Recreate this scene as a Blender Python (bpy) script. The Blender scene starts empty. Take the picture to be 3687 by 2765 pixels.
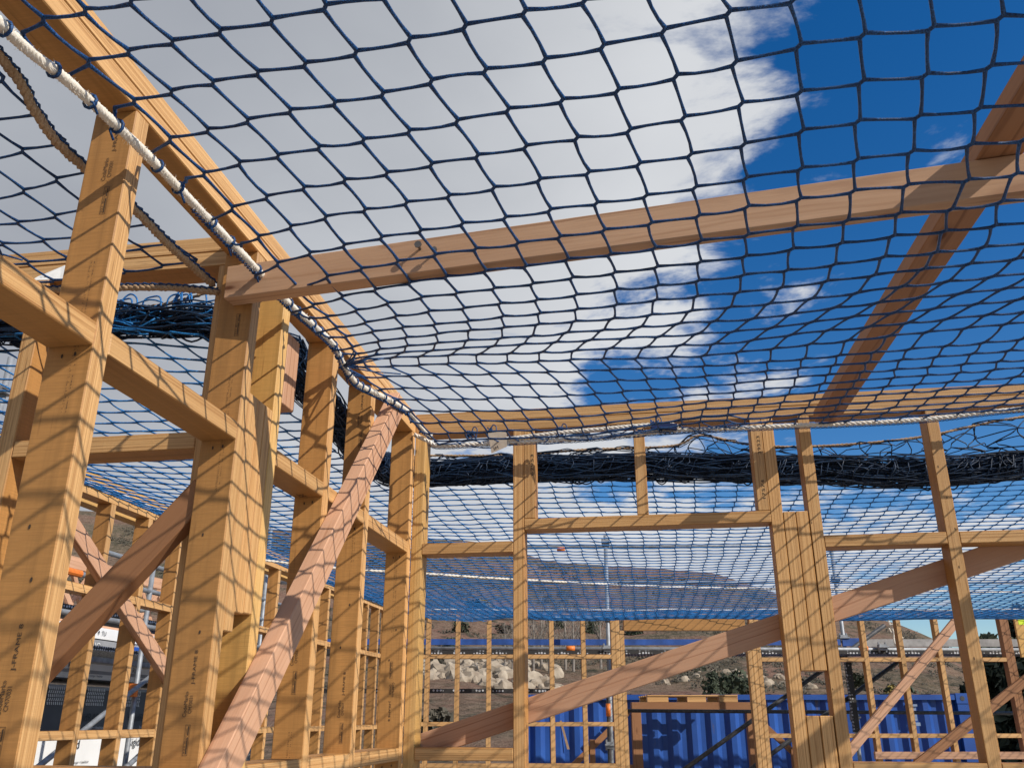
import bpy, bmesh, math, random
from mathutils import Vector, Matrix, noise
random.seed(7)
R = math.radians
scene = bpy.context.scene
COL = scene.collection

# ------------------------------------------------------------------ materials
def new_mat(name):
    m = bpy.data.materials.new(name); m.use_nodes = True
    nt = m.node_tree; nt.nodes.clear()
    out = nt.nodes.new('ShaderNodeOutputMaterial')
    b = nt.nodes.new('ShaderNodeBsdfPrincipled')
    nt.links.new(b.outputs[0], out.inputs[0])
    return m, nt, b

def N(nt, typ, **kw):
    n = nt.nodes.new(typ)
    for k, v in kw.items():
        if k in n.inputs: n.inputs[k].default_value = v
        else: setattr(n, k, v)
    return n

def link(nt, a, b): nt.links.new(a, b)

def ramp(nt, fac, stops):
    r = nt.nodes.new('ShaderNodeValToRGB')
    els = r.color_ramp.elements
    while len(els) < len(stops): els.new(0.5)
    for e, (p, c) in zip(els, stops):
        e.position = p; e.color = (*c, 1) if len(c) == 3 else c
    link(nt, fac, r.inputs[0]); return r.outputs[0]

def mixc(nt, fac, a, b, mode='MIX'):
    m = nt.nodes.new('ShaderNodeMix'); m.data_type = 'RGBA'; m.blend_type = mode
    for i, v in ((0, fac), (6, a), (7, b)):
        if hasattr(v, 'links') or isinstance(v, bpy.types.NodeSocket): link(nt, v, m.inputs[i])
        elif i == 0: m.inputs[0].default_value = v
        else: m.inputs[i].default_value = (*v, 1)
    return m.outputs[2]

def math_n(nt, op, a, b=None, c=None):
    m = nt.nodes.new('ShaderNodeMath'); m.operation = op
    for i, v in enumerate((a, b, c)):
        if v is None: continue
        if isinstance(v, bpy.types.NodeSocket): link(nt, v, m.inputs[i])
        else: m.inputs[i].default_value = v
    return m.outputs[0]

def coords(nt, rand=True, which='Object'):
    tc = nt.nodes.new('ShaderNodeTexCoord')
    if not rand: return tc.outputs[which]
    oi = nt.nodes.new('ShaderNodeObjectInfo')
    mul = math_n(nt, 'MULTIPLY', oi.outputs['Random'], 91.0)
    cmb = nt.nodes.new('ShaderNodeCombineXYZ')
    link(nt, mul, cmb.inputs[0]); link(nt, math_n(nt, 'MULTIPLY', mul, 0.37), cmb.inputs[1]); link(nt, math_n(nt, 'MULTIPLY', mul, 0.13), cmb.inputs[2])
    add = nt.nodes.new('ShaderNodeVectorMath'); add.operation = 'ADD'
    link(nt, tc.outputs[which], add.inputs[0]); link(nt, cmb.outputs[0], add.inputs[1])
    return add.outputs[0]

def scaled(nt, vec, s):
    m = nt.nodes.new('ShaderNodeVectorMath'); m.operation = 'MULTIPLY'
    link(nt, vec, m.inputs[0]); m.inputs[1].default_value = s
    return m.outputs[0]

def noise_t(nt, vec, scale, detail=3, rough=.55, dist=0.0):
    n = nt.nodes.new('ShaderNodeTexNoise'); link(nt, vec, n.inputs['Vector'])
    n.inputs['Scale'].default_value = scale; n.inputs['Detail'].default_value = detail
    n.inputs['Roughness'].default_value = rough; n.inputs['Distortion'].default_value = dist
    return n.outputs[0]

def bump(nt, b, h, strength, dist=.002):
    n = nt.nodes.new('ShaderNodeBump'); n.inputs['Strength'].default_value = strength; n.inputs['Distance'].default_value = dist
    link(nt, h, n.inputs['Height']); link(nt, n.outputs[0], b.inputs['Normal'])

def mat_lvl(name, dark, lite, face):
    """laminated timber: thin veneers show as stripes on the edges, one peeled veneer shows on each wide face"""
    m, nt, b = new_mat(name)
    v = coords(nt)
    tc = nt.nodes.new('ShaderNodeTexCoord'); sn = nt.nodes.new('ShaderNodeSeparateXYZ'); link(nt, tc.outputs['Normal'], sn.inputs[0])
    wide = math_n(nt, 'GREATER_THAN', math_n(nt, 'ABSOLUTE', sn.outputs[2]), .7)
    ven = noise_t(nt, scaled(nt, v, (1.1, 30, 270)), 1.0, 3, .65)
    edge = ramp(nt, ven, [(.30, dark), (.44, tuple(.45 * p + .55 * q for p, q in zip(dark, lite))), (.56, lite), (.70, tuple(min(.8, c * 1.12) for c in lite))])
    fl = noise_t(nt, scaled(nt, v, (10, 80, 330)), 1.0, 2)
    edge = mixc(nt, ramp(nt, fl, [(.63, (0, 0, 0)), (.72, (.75, .75, .75))]), edge, (.15, .065, .025))
    grain = noise_t(nt, scaled(nt, v, (1.3, 34, 8)), 1.0, 5, .6, .6)
    f_ = ramp(nt, grain, [(.30, tuple(c * .72 for c in face)), (.5, face), (.72, tuple(c * 1.16 for c in face))])
    sc = noise_t(nt, scaled(nt, v, (330, 14, 30)), 1.0, 3, .6)
    f_ = mixc(nt, ramp(nt, sc, [(.40, (0, 0, 0)), (.66, (.42, .42, .42))]), f_, tuple(c * .62 for c in face))
    tear = noise_t(nt, scaled(nt, v, (5, 120, 9)), 1.0, 3)
    f_ = mixc(nt, ramp(nt, tear, [(.66, (0, 0, 0)), (.75, (.6, .6, .6))]), f_, (.20, .09, .03))
    vo = nt.nodes.new('ShaderNodeTexVoronoi'); link(nt, scaled(nt, v, (1.6, 7, 4)), vo.inputs['Vector']); vo.inputs['Scale'].default_value = 1.0
    f_ = mixc(nt, ramp(nt, vo.outputs['Distance'], [(.035, (1, 1, 1)), (.05, (.6, .6, .6)), (.12, (0, 0, 0))]), f_, (.14, .055, .02))
    base = mixc(nt, wide, edge, f_)
    big = noise_t(nt, scaled(nt, v, (1.1, 9, 9)), 1.0, 3)
    base = mixc(nt, ramp(nt, big, [(.35, (0, 0, 0)), (.72, (.35, .35, .35))]), base, tuple(c * .8 for c in face))
    oi = nt.nodes.new('ShaderNodeObjectInfo')
    hsv = nt.nodes.new('ShaderNodeHueSaturation')
    link(nt, base, hsv.inputs['Color'])
    link(nt, math_n(nt, 'MULTIPLY_ADD', oi.outputs['Random'], .26, .86), hsv.inputs['Value'])
    link(nt, hsv.outputs[0], b.inputs['Base Color'])
    b.inputs['Roughness'].default_value = .55; b.inputs['Specular IOR Level'].default_value = .35
    bump(nt, b, math_n(nt, 'ADD', ven, math_n(nt, 'MULTIPLY', sc, .7)), .35, .0014)
    return m

def mat_pine(name, a, c, ring, stain=None):
    m, nt, b = new_mat(name)
    v = coords(nt)
    warp = noise_t(nt, scaled(nt, v, (1.1, 6, 6)), 1.0, 3)
    wv = nt.nodes.new('ShaderNodeCombineXYZ'); link(nt, math_n(nt, 'MULTIPLY', warp, .09), wv.inputs[1]); link(nt, math_n(nt, 'MULTIPLY', warp, .05), wv.inputs[2])
    sv = nt.nodes.new('ShaderNodeVectorMath'); sv.operation = 'ADD'; link(nt, v, sv.inputs[0]); link(nt, wv.outputs[0], sv.inputs[1])
    rings = noise_t(nt, scaled(nt, sv.outputs[0], (.22, 62, 40)), 1.0, 1.5, .5)
    base = ramp(nt, rings, [(.34, ring), (.42, a), (.60, a), (.74, c)])
    fine = noise_t(nt, scaled(nt, v, (6, 190, 190)), 1.0, 3)
    base = mixc(nt, ramp(nt, fine, [(.4, (0, 0, 0)), (.7, (.4, .4, .4))]), base, c)
    big = noise_t(nt, scaled(nt, v, (1.5, 8, 8)), 1.0, 4)
    base = mixc(nt, ramp(nt, big, [(.42, (0, 0, 0)), (.75, (.6, .6, .6))]), base, c)
    vo = nt.nodes.new('ShaderNodeTexVoronoi'); vo.feature = 'F1'
    link(nt, scaled(nt, sv.outputs[0], (2.4, 8, 8)), vo.inputs['Vector']); vo.inputs['Scale'].default_value = 1.0
    base = mixc(nt, ramp(nt, vo.outputs['Distance'], [(.05, (1, 1, 1)), (.07, (.5, .5, .5)), (.16, (0, 0, 0))]), base, (.11, .04, .017))
    if stain:
        st = noise_t(nt, scaled(nt, v, (2.0, 10, 14)), 1.0, 5)
        base = mixc(nt, ramp(nt, st, [(.54, (0, 0, 0)), (.66, (.6, .6, .6))]), base, stain)
    oi = nt.nodes.new('ShaderNodeObjectInfo')
    hsv = nt.nodes.new('ShaderNodeHueSaturation'); link(nt, base, hsv.inputs['Color'])
    link(nt, math_n(nt, 'MULTIPLY_ADD', oi.outputs['Random'], .2, .9), hsv.inputs['Value'])
    link(nt, hsv.outputs[0], b.inputs['Base Color'])
    b.inputs['Roughness'].default_value = .62; b.inputs['Specular IOR Level'].default_value = .25
    bump(nt, b, math_n(nt, 'ADD', rings, fine), .3, .0012)
    return m

def mat_plain(name, col, rough=.6, metal=0.0, var=.15, scale=30.0, dark=None, bumpy=.0):
    m, nt, b = new_mat(name)
    v = coords(nt)
    n = noise_t(nt, v, scale, 4)
    d = dark if dark else tuple(x * (1 - var * 2) for x in col)
    link(nt, ramp(nt, n, [(.32, d), (.68, col)]), b.inputs['Base Color'])
    b.inputs['Roughness'].default_value = rough; b.inputs['Metallic'].default_value = metal
    if bumpy: bump(nt, b, n, bumpy, .003)
    return m

def mat_cord(name, dark, mid, hi, scale=520.0):
    m, nt, b = new_mat(name)
    v = coords(nt, False)
    n = noise_t(nt, v, scale, 2, .6)
    n2 = noise_t(nt, v, 9.0, 2)
    c = ramp(nt, n, [(.36, dark), (.52, mid), (.68, hi)])
    c = mixc(nt, ramp(nt, n2, [(.4, (0, 0, 0)), (.7, (.4, .4, .4))]), c, dark)
    link(nt, c, b.inputs['Base Color'])
    b.inputs['Roughness'].default_value = .5
    b.inputs['Specular IOR Level'].default_value = .35
    bump(nt, b, n, .5, .001)
    return m

LVL = mat_lvl('laminated_timber', (.36, .17, .055), (.64, .38, .16), (.46, .225, .068))
LVLY = mat_lvl('yellow_laminated_timber', (.46, .25, .07), (.68, .42, .16), (.58, .33, .10))
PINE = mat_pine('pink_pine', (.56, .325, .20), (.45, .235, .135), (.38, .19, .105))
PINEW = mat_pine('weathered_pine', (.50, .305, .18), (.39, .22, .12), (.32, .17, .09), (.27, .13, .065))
PINEB = mat_pine('brown_and_shaded_pine', (.34, .165, .078), (.26, .12, .055), (.22, .10, .046))  # brown timber; also used where shade is painted into the wood colour
INK = mat_plain('stamp_ink', (.055, .035, .022), .8, 0, .1, 300)
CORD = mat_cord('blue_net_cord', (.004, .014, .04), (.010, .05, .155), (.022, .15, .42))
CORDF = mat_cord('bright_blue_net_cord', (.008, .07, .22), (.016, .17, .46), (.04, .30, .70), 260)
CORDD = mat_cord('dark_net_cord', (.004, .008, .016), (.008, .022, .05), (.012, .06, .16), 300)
ROPE = mat_plain('white_rope_fibre', (.80, .75, .66), .85, 0, .12, 260, (.62, .55, .44), .3)
ROPET = mat_plain('tan_rope_fibre', (.50, .34, .20), .9, 0, .2, 220, (.30, .18, .09), .3)
STEEL = mat_plain('galvanised_steel', (.36, .38, .40), .58, .45, .2, 14)
STEELD = mat_plain('dark_scaffold_steel', (.10, .10, .105), .55, .5, .3, 30)
ORANGE = mat_plain('orange_clip_paint', (.85, .22, .03), .5)
TOE = mat_plain('blue_toe_board_paint', (.035, .11, .40), .5, 0, .25, 6)
GREYB = mat_plain('weathered_grey_board', (.42, .40, .38), .8, 0, .2, 12)
WHITE = mat_plain('white_wrap', (.80, .80, .79), .45, 0, .05, 3)
GREY = mat_plain('grey_wrap', (.085, .088, .095), .5, 0, .12, 4)
MID = mat_plain('silver_grey_wrap', (.33, .34, .36), .5, 0, .12, 4)
BLUEW = mat_plain('blue_wrap', (.02, .09, .42), .5, 0, .1, 4)
PAPER = mat_plain('paper_tag', (.82, .80, .74), .8, 0, .06, 40)
CARD = mat_plain('cardboard_tag', (.55, .45, .34), .85, 0, .12, 40)
NEON = mat_plain('fluoro_yellow_paper', (.68, .86, .03), .7, 0, .05, 20)
CLAD = mat_plain('yellow_cladding', (.58, .33, .10), .7, 0, .1, 9)
NAIL = mat_plain('nail_steel', (.20, .18, .16), .45, .8)

def mat_perf():
    m, nt, b = new_mat('perforated_steel_plank')
    v = coords(nt, False)
    vo = nt.nodes.new('ShaderNodeTexVoronoi'); vo.feature = 'F1'; vo.inputs['Randomness'].default_value = .25
    link(nt, v, vo.inputs['Vector']); vo.inputs['Scale'].default_value = 26
    c = ramp(nt, vo.outputs['Distance'], [(.30, (.55, .56, .58)), (.36, (.035, .033, .032))])
    link(nt, c, b.inputs['Base Color']); b.inputs['Roughness'].default_value = .6; b.inputs['Metallic'].default_value = .2
    return m
PERF = mat_perf()

def mat_container():
    m, nt, b = new_mat('blue_container_paint')
    v = coords(nt, False)
    n = noise_t(nt, v, 1.4, 5); n2 = noise_t(nt, scaled(nt, v, (3, 3, .6)), 3.0, 5)
    c = ramp(nt, n, [(.3, (.012, .055, .25)), (.7, (.022, .095, .37))])
    c = mixc(nt, ramp(nt, n2, [(.66, (0, 0, 0)), (.74, (.7, .7, .7))]), c, (.12, .10, .11))
    link(nt, c, b.inputs['Base Color']); b.inputs['Roughness'].default_value = .42
    return m
CONT = mat_container()

def mat_hill():
    m, nt, b = new_mat('hillside_scrub')
    v = coords(nt, False)
    big = noise_t(nt, scaled(nt, v, (1, 1, 2.5)), .022, 6, .62)
    c = ramp(nt, big, [(.34, (.085, .085, .052)), (.46, (.15, .105, .072)), (.55, (.185, .105, .078)), (.68, (.24, .165, .115))])
    band = noise_t(nt, scaled(nt, v, (.5, .5, 3)), .06, 5, .65, .8)
    c = mixc(nt, ramp(nt, band, [(.52, (0, 0, 0)), (.6, (.75, .75, .75))]), c, (.055, .062, .042))
    vo = nt.nodes.new('ShaderNodeTexVoronoi'); link(nt, scaled(nt, v, (1, 1, 1)), vo.inputs['Vector']); vo.inputs['Scale'].default_value = .42
    msk = noise_t(nt, v, .05, 4)
    dots = math_n(nt, 'MULTIPLY', ramp(nt, vo.outputs['Distance'], [(.28, (1, 1, 1)), (.46, (0, 0, 0))]), ramp(nt, msk, [(.44, (0, 0, 0)), (.55, (1, 1, 1))]))
    c = mixc(nt, dots, c, (.03, .036, .024))
    fine = noise_t(nt, v, .9, 6, .7)
    c = mixc(nt, ramp(nt, fine, [(.42, (0, 0, 0)), (.62, (.55, .55, .55))]), c, (.26, .19, .14))
    link(nt, c, b.inputs['Base Color']); b.inputs['Roughness'].default_value = .95; b.inputs['Specular IOR Level'].default_value = .05
    bump(nt, b, math_n(nt, 'ADD', fine, band), .9, .8)
    return m
HILL = mat_hill()
GROUND = mat_plain('gravel_ground', (.24, .20, .16), .95, 0, .25, 1.5, (.14, .11, .085), .4)
SLAB = mat_plain('concrete_slab', (.36, .35, .33), .9, 0, .12, 5, None, .2)
ROCK = mat_plain('pale_rock', (.42, .35, .26), .9, 0, .2, .9, (.22, .17, .12), .6)
LEAF = mat_plain('dark_foliage', (.055, .07, .035), .8, 0, .3, 2.0, (.02, .028, .014))
LEAFY = mat_plain('autumn_foliage', (.30, .24, .05), .8, 0, .3, 2.0, (.16, .11, .03))
SCRUB = mat_plain('scrub_foliage', (.10, .085, .06), .85, 0, .3, 1.0, (.03, .03, .02))
BARK = mat_plain('pale_bark', (.30, .26, .22), .9, 0, .25, 3)

# ------------------------------------------------------------------ objects
def tag(o, label=None, cat=None, group=None, kind=None):
    if label: o['label'] = label
    if cat: o['category'] = cat
    if group: o['group'] = group
    if kind: o['kind'] = kind
    elif cat: o['kind'] = 'thing'
    return o

def empty(name, label, cat, loc=(0, 0, 0), group=None):
    o = bpy.data.objects.new(name, None); COL.objects.link(o); o.location = loc
    o.empty_display_size = .1
    tag(o, label, cat, group); return o

def put(o, parent):
    # every object keeps its own matrix in world space; the inverse cancels the parent's
    if parent is not None:
        o.parent = parent; o.matrix_parent_inverse = parent.matrix_basis.inverted()
    return o

def frame_of(xd, yd):
    x = Vector(xd).normalized(); y = Vector(yd); y = (y - x * y.dot(x)).normalized(); z = x.cross(y)
    return Matrix((x, y, z)).transposed()

TCACHE = {}
def timber_mesh(L, W, T, mat):
    k = (round(L, 3), round(W, 3), round(T, 3), mat.name)
    if k in TCACHE: return TCACHE[k]
    bm = bmesh.new(); bmesh.ops.create_cube(bm, size=1)
    bmesh.ops.scale(bm, vec=(L, W, T), verts=bm.verts)
    bmesh.ops.bevel(bm, geom=list(bm.edges), offset=min(.0022, T * .1), segments=1, affect='EDGES')
    me = bpy.data.meshes.new('timber'); bm.to_mesh(me); bm.free(); me.materials.append(mat)
    TCACHE[k] = me; return me

def timber(name, parent, p0, p1, wdir, mat=None, W=.09, T=.045):
    """A squared timber from p0 to p1 (centre line); W lies along wdir."""
    p0 = Vector(p0); p1 = Vector(p1)
    me = timber_mesh((p1 - p0).length, W, T, mat or LVL)
    o = bpy.data.objects.new(name, me); COL.objects.link(o)
    o.matrix_basis = Matrix.Translation((p0 + p1) / 2) @ frame_of(p1 - p0, wdir).to_4x4()
    return put(o, parent)

def tbox(name, parent, lo, hi, mat=None):
    """Axis aligned timber from two corners; grain along the longest side."""
    lo = Vector(lo); hi = Vector(hi); d = hi - lo; c = (lo + hi) / 2
    ax = sorted(range(3), key=lambda i: -d[i])
    e = [Vector((1, 0, 0)), Vector((0, 1, 0)), Vector((0, 0, 1))]
    h = e[ax[0]] * d[ax[0]] / 2
    return timber(name, parent, c - h, c + h, e[ax[1]], mat, d[ax[1]], d[ax[2]])

class MB:
    def __init__(s): s.v = []; s.f = []
    def box(s, lo, hi, M=None):
        b = len(s.v)
        for z in (lo[2], hi[2]):
            for x, y in ((lo[0], lo[1]), (hi[0], lo[1]), (hi[0], hi[1]), (lo[0], hi[1])):
                p = Vector((x, y, z)); s.v.append(tuple(M @ p if M else p))
        for q in ((0, 3, 2, 1), (4, 5, 6, 7), (0, 1, 5, 4), (1, 2, 6, 5), (2, 3, 7, 6), (3, 0, 4, 7)): s.f.append(tuple(b + i for i in q))
    def tube(s, pts, r, n=6, closed=False, cap=True):
        pts = [Vector(p) for p in pts]; m = len(pts)
        if m < 2: return
        rr = r if isinstance(r, (list, tuple)) else [r] * m
        b0 = len(s.v); ref = None
        for i in range(m):
            if closed: t = pts[(i + 1) % m] - pts[i - 1]
            else: t = pts[min(i + 1, m - 1)] - pts[max(i - 1, 0)]
            if t.length < 1e-9: t = Vector((0, 0, 1))
            t.normalize()
            if ref is None:
                ref = Vector((0, 0, 1)) if abs(t.z) < .9 else Vector((1, 0, 0))
            u = ref - t * ref.dot(t)
            if u.length < 1e-6: u = t.orthogonal()
            u.normalize(); ref = u; w = t.cross(u)
            for k in range(n):
                a = 2 * math.pi * k / n
                s.v.append(tuple(pts[i] + (u * math.cos(a) + w * math.sin(a)) * rr[i]))
        for i in range(m if closed else m - 1):
            a = b0 + i * n; c = b0 + ((i + 1) % m) * n
            for k in range(n):
                k2 = (k + 1) % n; s.f.append((a + k, a + k2, c + k2, c + k))
        if cap and not closed:
            s.f.append(tuple(b0 + k for k in reversed(range(n)))); s.f.append(tuple(b0 + (m - 1) * n + k for k in range(n)))
    def quad(s, *p):
        b = len(s.v); s.v += [tuple(q) for q in p]; s.f.append(tuple(range(b, b + len(p))))
    def build(s, name, mat, parent=None, smooth=False):
        me = bpy.data.meshes.new(name); me.from_pydata(s.v, [], s.f); me.update()
        me.materials.append(mat)
        if smooth: me.polygons.foreach_set('use_smooth', [True] * len(me.polygons))
        o = bpy.data.objects.new(name, me); COL.objects.link(o)
        return put(o, parent)

def smooth_path(pts, n=6):
    pts = [Vector(p) for p in pts]; out = []
    for i in range(len(pts) - 1):
        p0 = pts[max(i - 1, 0)]; p1 = pts[i]; p2 = pts[i + 1]; p3 = pts[min(i + 2, len(pts) - 1)]
        for k in range(n):
            t = k / n
            out.append(.5 * ((2 * p1) + (p2 - p0) * t + (2 * p0 - 5 * p1 + 4 * p2 - p3) * t * t + (3 * p1 - p0 - 3 * p2 + p3) * t ** 3))
    out.append(pts[-1]); return out

def resample(pts, step):
    pts = [Vector(p) for p in pts]; out = [pts[0]]; acc = 0
    for a, b in zip(pts, pts[1:]):
        L = (b - a).length; d = step - acc
        while d <= L: out.append(a.lerp(b, d / L)); d += step
        acc = (acc + L) % step
    return out

def text_mesh(txt, size):
    cu = bpy.data.curves.new('lettering', 'FONT'); cu.body = txt; cu.size = size; cu.align_x = 'LEFT'
    o = bpy.data.objects.new('lettering', cu); COL.objects.link(o)
    dg = bpy.context.evaluated_depsgraph_get()
    me = bpy.data.meshes.new_from_object(o.evaluated_get(dg)); bpy.data.objects.remove(o)
    return me

def lettering(name, parent, txt, pos, xdir, ydir, height, length=None, mat=None, bold=False):
    me = text_mesh(txt, 1.0)
    xs = [v.co.x for v in me.vertices]; ys = [v.co.y for v in me.vertices]
    if not xs: return None
    sy = height / (max(ys) - min(ys)); sx = (length / (max(xs) - min(xs))) if length else sy
    x0 = min(xs); y0 = min(ys)
    for v in me.vertices: v.co = Vector(((v.co.x - x0) * sx, (v.co.y - y0) * sy, 0))
    me.materials.clear(); me.materials.append(mat or INK)
    o = bpy.data.objects.new(name, me); COL.objects.link(o)
    o.matrix_basis = Matrix.Translation(Vector(pos)) @ frame_of(xdir, ydir).to_4x4()
    return put(o, parent)

def stamp(stud, y, z0, x0=-.985, up=1, box_only=False):
    """printed marks on the camera face of an upright: large name, mark, number and boxed note"""
    xd = Vector((0, 0, up)); yd = Vector((-up, 0, 0)); Y = y - .0008
    def at(dx, dz): return (x0 + dx * up, Y, z0 + dz * up)
    if not box_only:
        lettering('printed_mark', stud, 'J-FRAME 8', at(0, .07), xd, yd, .0095, .071)
        lettering('printed_mark', stud, 'CodeMark»', at(-.012, .004), xd, yd, .0085, .052)
        lettering('printed_mark', stud, 'CM70031', at(-.001, .011), xd, yd, .0078, .036)
    m = MB(); X = Vector(at(0, 0)); w = .011; l = .061; b = Vector(at(.001, -.072))
    for (u0, v0, u1, v1) in ((0, 0, l, .0007), (0, w - .0007, l, w), (0, 0, .0007, w), (l - .0007, 0, l, w), (.003, .0026, .036, .0046), (.04, .0026, .058, .0046)):
        m.quad(*[b + xd * u + yd * v for u, v in ((u0, v0), (u1, v0), (u1, v1), (u0, v1))])
    m.build('printed_mark', INK, stud)
    lettering('printed_mark', stud, '921 Boron', tuple(b + xd * .003 + yd * .0062), xd, yd, .0034, .05)
    m = MB(); rr = random.Random(int(y * 1000 + z0 * 777))
    t = -.10
    while t > -.40:
        for off, th in ((0, .0009), (.006, .0007), (.0085, .0007)):
            if rr.random() < .8:
                c = b + xd * t + yd * (.001 + off); l = rr.uniform(.001, .0042)
                m.quad(c, c + xd * l, c + xd * l + yd * th, c + yd * th)
        t -= rr.uniform(.0045, .0065)
    m.build('printed_mark', INK, stud)

def nail_marks(parent, pts):
    m = MB()
    for p, xd, yd, w, h in pts:
        p = Vector(p); xd = Vector(xd); yd = Vector(yd)
        m.quad(*[p + xd * (math.cos(a) * w) + yd * (math.sin(a) * h) for a in [k * math.pi / 4 for k in range(8)]])
    return m.build('nail_hole', INK, parent)
# ------------------------------------------------------------------ levels
FLOOR = -1.5; P0 = 1.13; P1 = 1.175; P2 = 1.22; GZ = -2.4
XL = -.958; XB = -1.048          # inner and outer face of the left wall
YF = 3.445; YK = 3.535           # front and back face of the wall ahead

# ------------------------------------------------------------------ left wall
lw = empty('timber_wall_frame', 'near left wall frame with a thick white rope along its top', 'wall frame', (-1.0, 2.0, FLOOR))
def lstud(y, mat=None, z0=FLOOR, z1=P0, name='stud'):
    return tbox(name, lw, (XB, y, z0), (XL, y + .045, z1), mat)
tbox('top_plate', lw, (XB, -.6, P0), (XL, 3.49, P1 - .0015)); tbox('top_plate', lw, (XB, -.6, P1), (XL, 3.49, P2))
tbox('bottom_plate', lw, (XB, -.6, FLOOR - .045), (XL, 3.49, FLOOR))
LY = [-.45, .13, .715, 1.295, 1.865, 2.447, 2.842, 3.4]
studs = {}
for y in LY: studs[y] = lstud(y)
s2d = lstud(2.05, LVLY)
for y, z0 in ((1.9105, .186), (1.957, .232), (2.0035, .235)):
    tbox('packer', lw, (XB, y, z0), (XL - .001 * (y > 1.95), y + .0452, .757))
tbox('packer', lw, (-1.095, 2.30, .872), (XB - .001, 2.385, 1.10), PINE)
ends = [(y + .045, LY[i + 1]) for i, y in enumerate(LY[:-1])]
for a, b_ in ends:
    for z in (.621, -.144, -.9):
        if abs(a - 1.91) < .01: a2 = 2.095
        else: a2 = a
        tbox('nogging', lw, (XB, a2 + .0005, z), (XL, b_ - .0005, z + .0445))
for y in (1.295, 1.865, 2.842):
    stamp(studs[y], y, 0.0, -.986)
    stamp(studs[y], y, .965, -.986, box_only=(y == 1.865))
stamp(studs[2.447], 2.447, .136, -.994)
stamp(studs[3.4], 3.4, .134, -1.007, up=-1)
Yv = Vector((0, -1, 0)); Zv = Vector((0, 0, 1)); Xv = Vector((1, 0, 0))
for y in (1.295, 1.865, 2.447, 2.842, 3.4):
    pts = [((x, y - .0009, z), Xv, Zv, .0022, .0045) for x, z in ((-1.015, .603), (-.99, .606), (-1.02, -.165), (-.985, -.16), (-1.012, random.uniform(.2, .5)), (-.99, random.uniform(.15, .55)))]
    nail_marks(studs[y], pts)
lettering('pencil_mark', lw, '351', (-1.025, 2.40, .6202), (0, 1, 0), (1, 0, 0), .022, .05)

# pink prop leaning along the wall
d = Vector((0, .68, .733)); c0 = Vector((-.9345, 2.067, .060))
pb = timber('diagonal_brace', None, c0 - d * 1.45, c0 + d * 1.47, (0, -.733, .68), PINE)
tag(pb, 'long pink pine prop leaning up along the inside of the left wall frame', 'brace')

# ------------------------------------------------------------------ cross wall behind the left wall
cw = empty('timber_wall_frame', 'short cross wall frame running off left, a white paper tag on its rope', 'wall frame', (-1.8, 1.96, FLOOR))
CY0, CY1 = 1.92, 2.01
tbox('top_plate', cw, (-3.06, CY0, P0), (XB - .001, CY1, P1 - .0015)); tbox('top_plate', cw, (-3.06, CY0, P1), (XB - .001, CY1, P2))
tbox('bottom_plate', cw, (-3.06, CY0, FLOOR - .045), (XB - .001, CY1, FLOOR))
cx = [-1.094, -1.638, -2.10, -2.56, -3.02]
for x in cx: tbox('stud', cw, (x, CY0, FLOOR), (x + .045, CY1, P0), LVL)
for i in range(len(cx) - 1):
    for z in (.621, -.144, -.9): tbox('nogging', cw, (cx[i + 1] + .0455, CY0, z), (cx[i] - .0005, CY1, z + .0445))
d = Vector((-.66, 0, -.751)); c0 = Vector((-1.25, 1.8965, .262))
o = timber('diagonal_brace', None, c0 - d * .33, c0 + d * 1.9, (.751, 0, -.66), PINEB, .066, .045)  # dark brown colour stands in for the shadow on this brace
tag(o, 'brace with shade painted in as dark brown, sloping across the short cross wall face', 'brace')

# ------------------------------------------------------------------ front wall
fwl = empty('timber_wall_frame', 'wall frame ahead with a wide lintel opening beside the four-ply post', 'wall frame', (.3, 3.49, FLOOR))
def fstud(x, z0=FLOOR, z1=P0, name='stud', mat=None): return tbox(name, fwl, (x, YF, z0), (x + .045, YK, z1), mat)
tbox('top_plate', fwl, (XL + .001, YF, P0), (2.6, YK, P1 - .0015)); tbox('top_plate', fwl, (XL + .001, YF, P1), (2.6, YK, P2))
tbox('bottom_plate', fwl, (XL + .001, YF, FLOOR - .045), (2.6, YK, FLOOR))
e1 = fstud(-.9565, mat=LVLY)
fc = fstud(-.537); f2 = fstud(.470); f4 = fstud(.6115); fr = fstud(1.094)
fstud(1.70); fstud(2.30)
ck = fstud(-.4915, .7535, P0, 'cripple_stud'); fstud(-.04, .7535, P0, 'cripple_stud'); ck2 = fstud(.4245, .7535, P0, 'cripple_stud')
tbox('lintel', fwl, (-.4915, YF - .0005, .7075), (.4695, YK, .7525))
for x in (.5165, .5632):
    fstud(x, .163, .746, 'packer'); fstud(x, FLOOR, .011, 'packer')
for x0, x1, zs in ((-.911, -.5375, (.620, -.144, -.9)), (.657, 1.0935, (.606, -.1845, -.9)), (1.1395, 1.6995, (.606, -.1845, -.9)), (1.7455, 2.2995, (.606, -.1845, -.9))):
    for z in zs: tbox('nogging', fwl, (x0, YF - .0005, z), (x1, YK, z + .0445))
for zz, t in ((.98, '39523'), (.80, '17574')):
    lettering('printed_mark', ck2, t, (.458, YF - .0008, zz), (0, 0, 1), (-1, 0, 0), .011, .075)
lettering('printed_mark', ck, '62953', (-.452, YF - .0008, .93), (0, 0, 1), (-1, 0, 0), .011, .09)
nail_marks(f4, [((.63 + random.uniform(-.014, .014), YF - .0009, z), Xv, Zv, .0012, .004) for z in (.70, .55, .40, .33, .1)])
nail_marks(fr, [((1.115 + random.uniform(-.014, .014), YF - .0009, z), Xv, Zv, .0014, .006) for z in (.90, .78, .66, .52, .2)])
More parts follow.
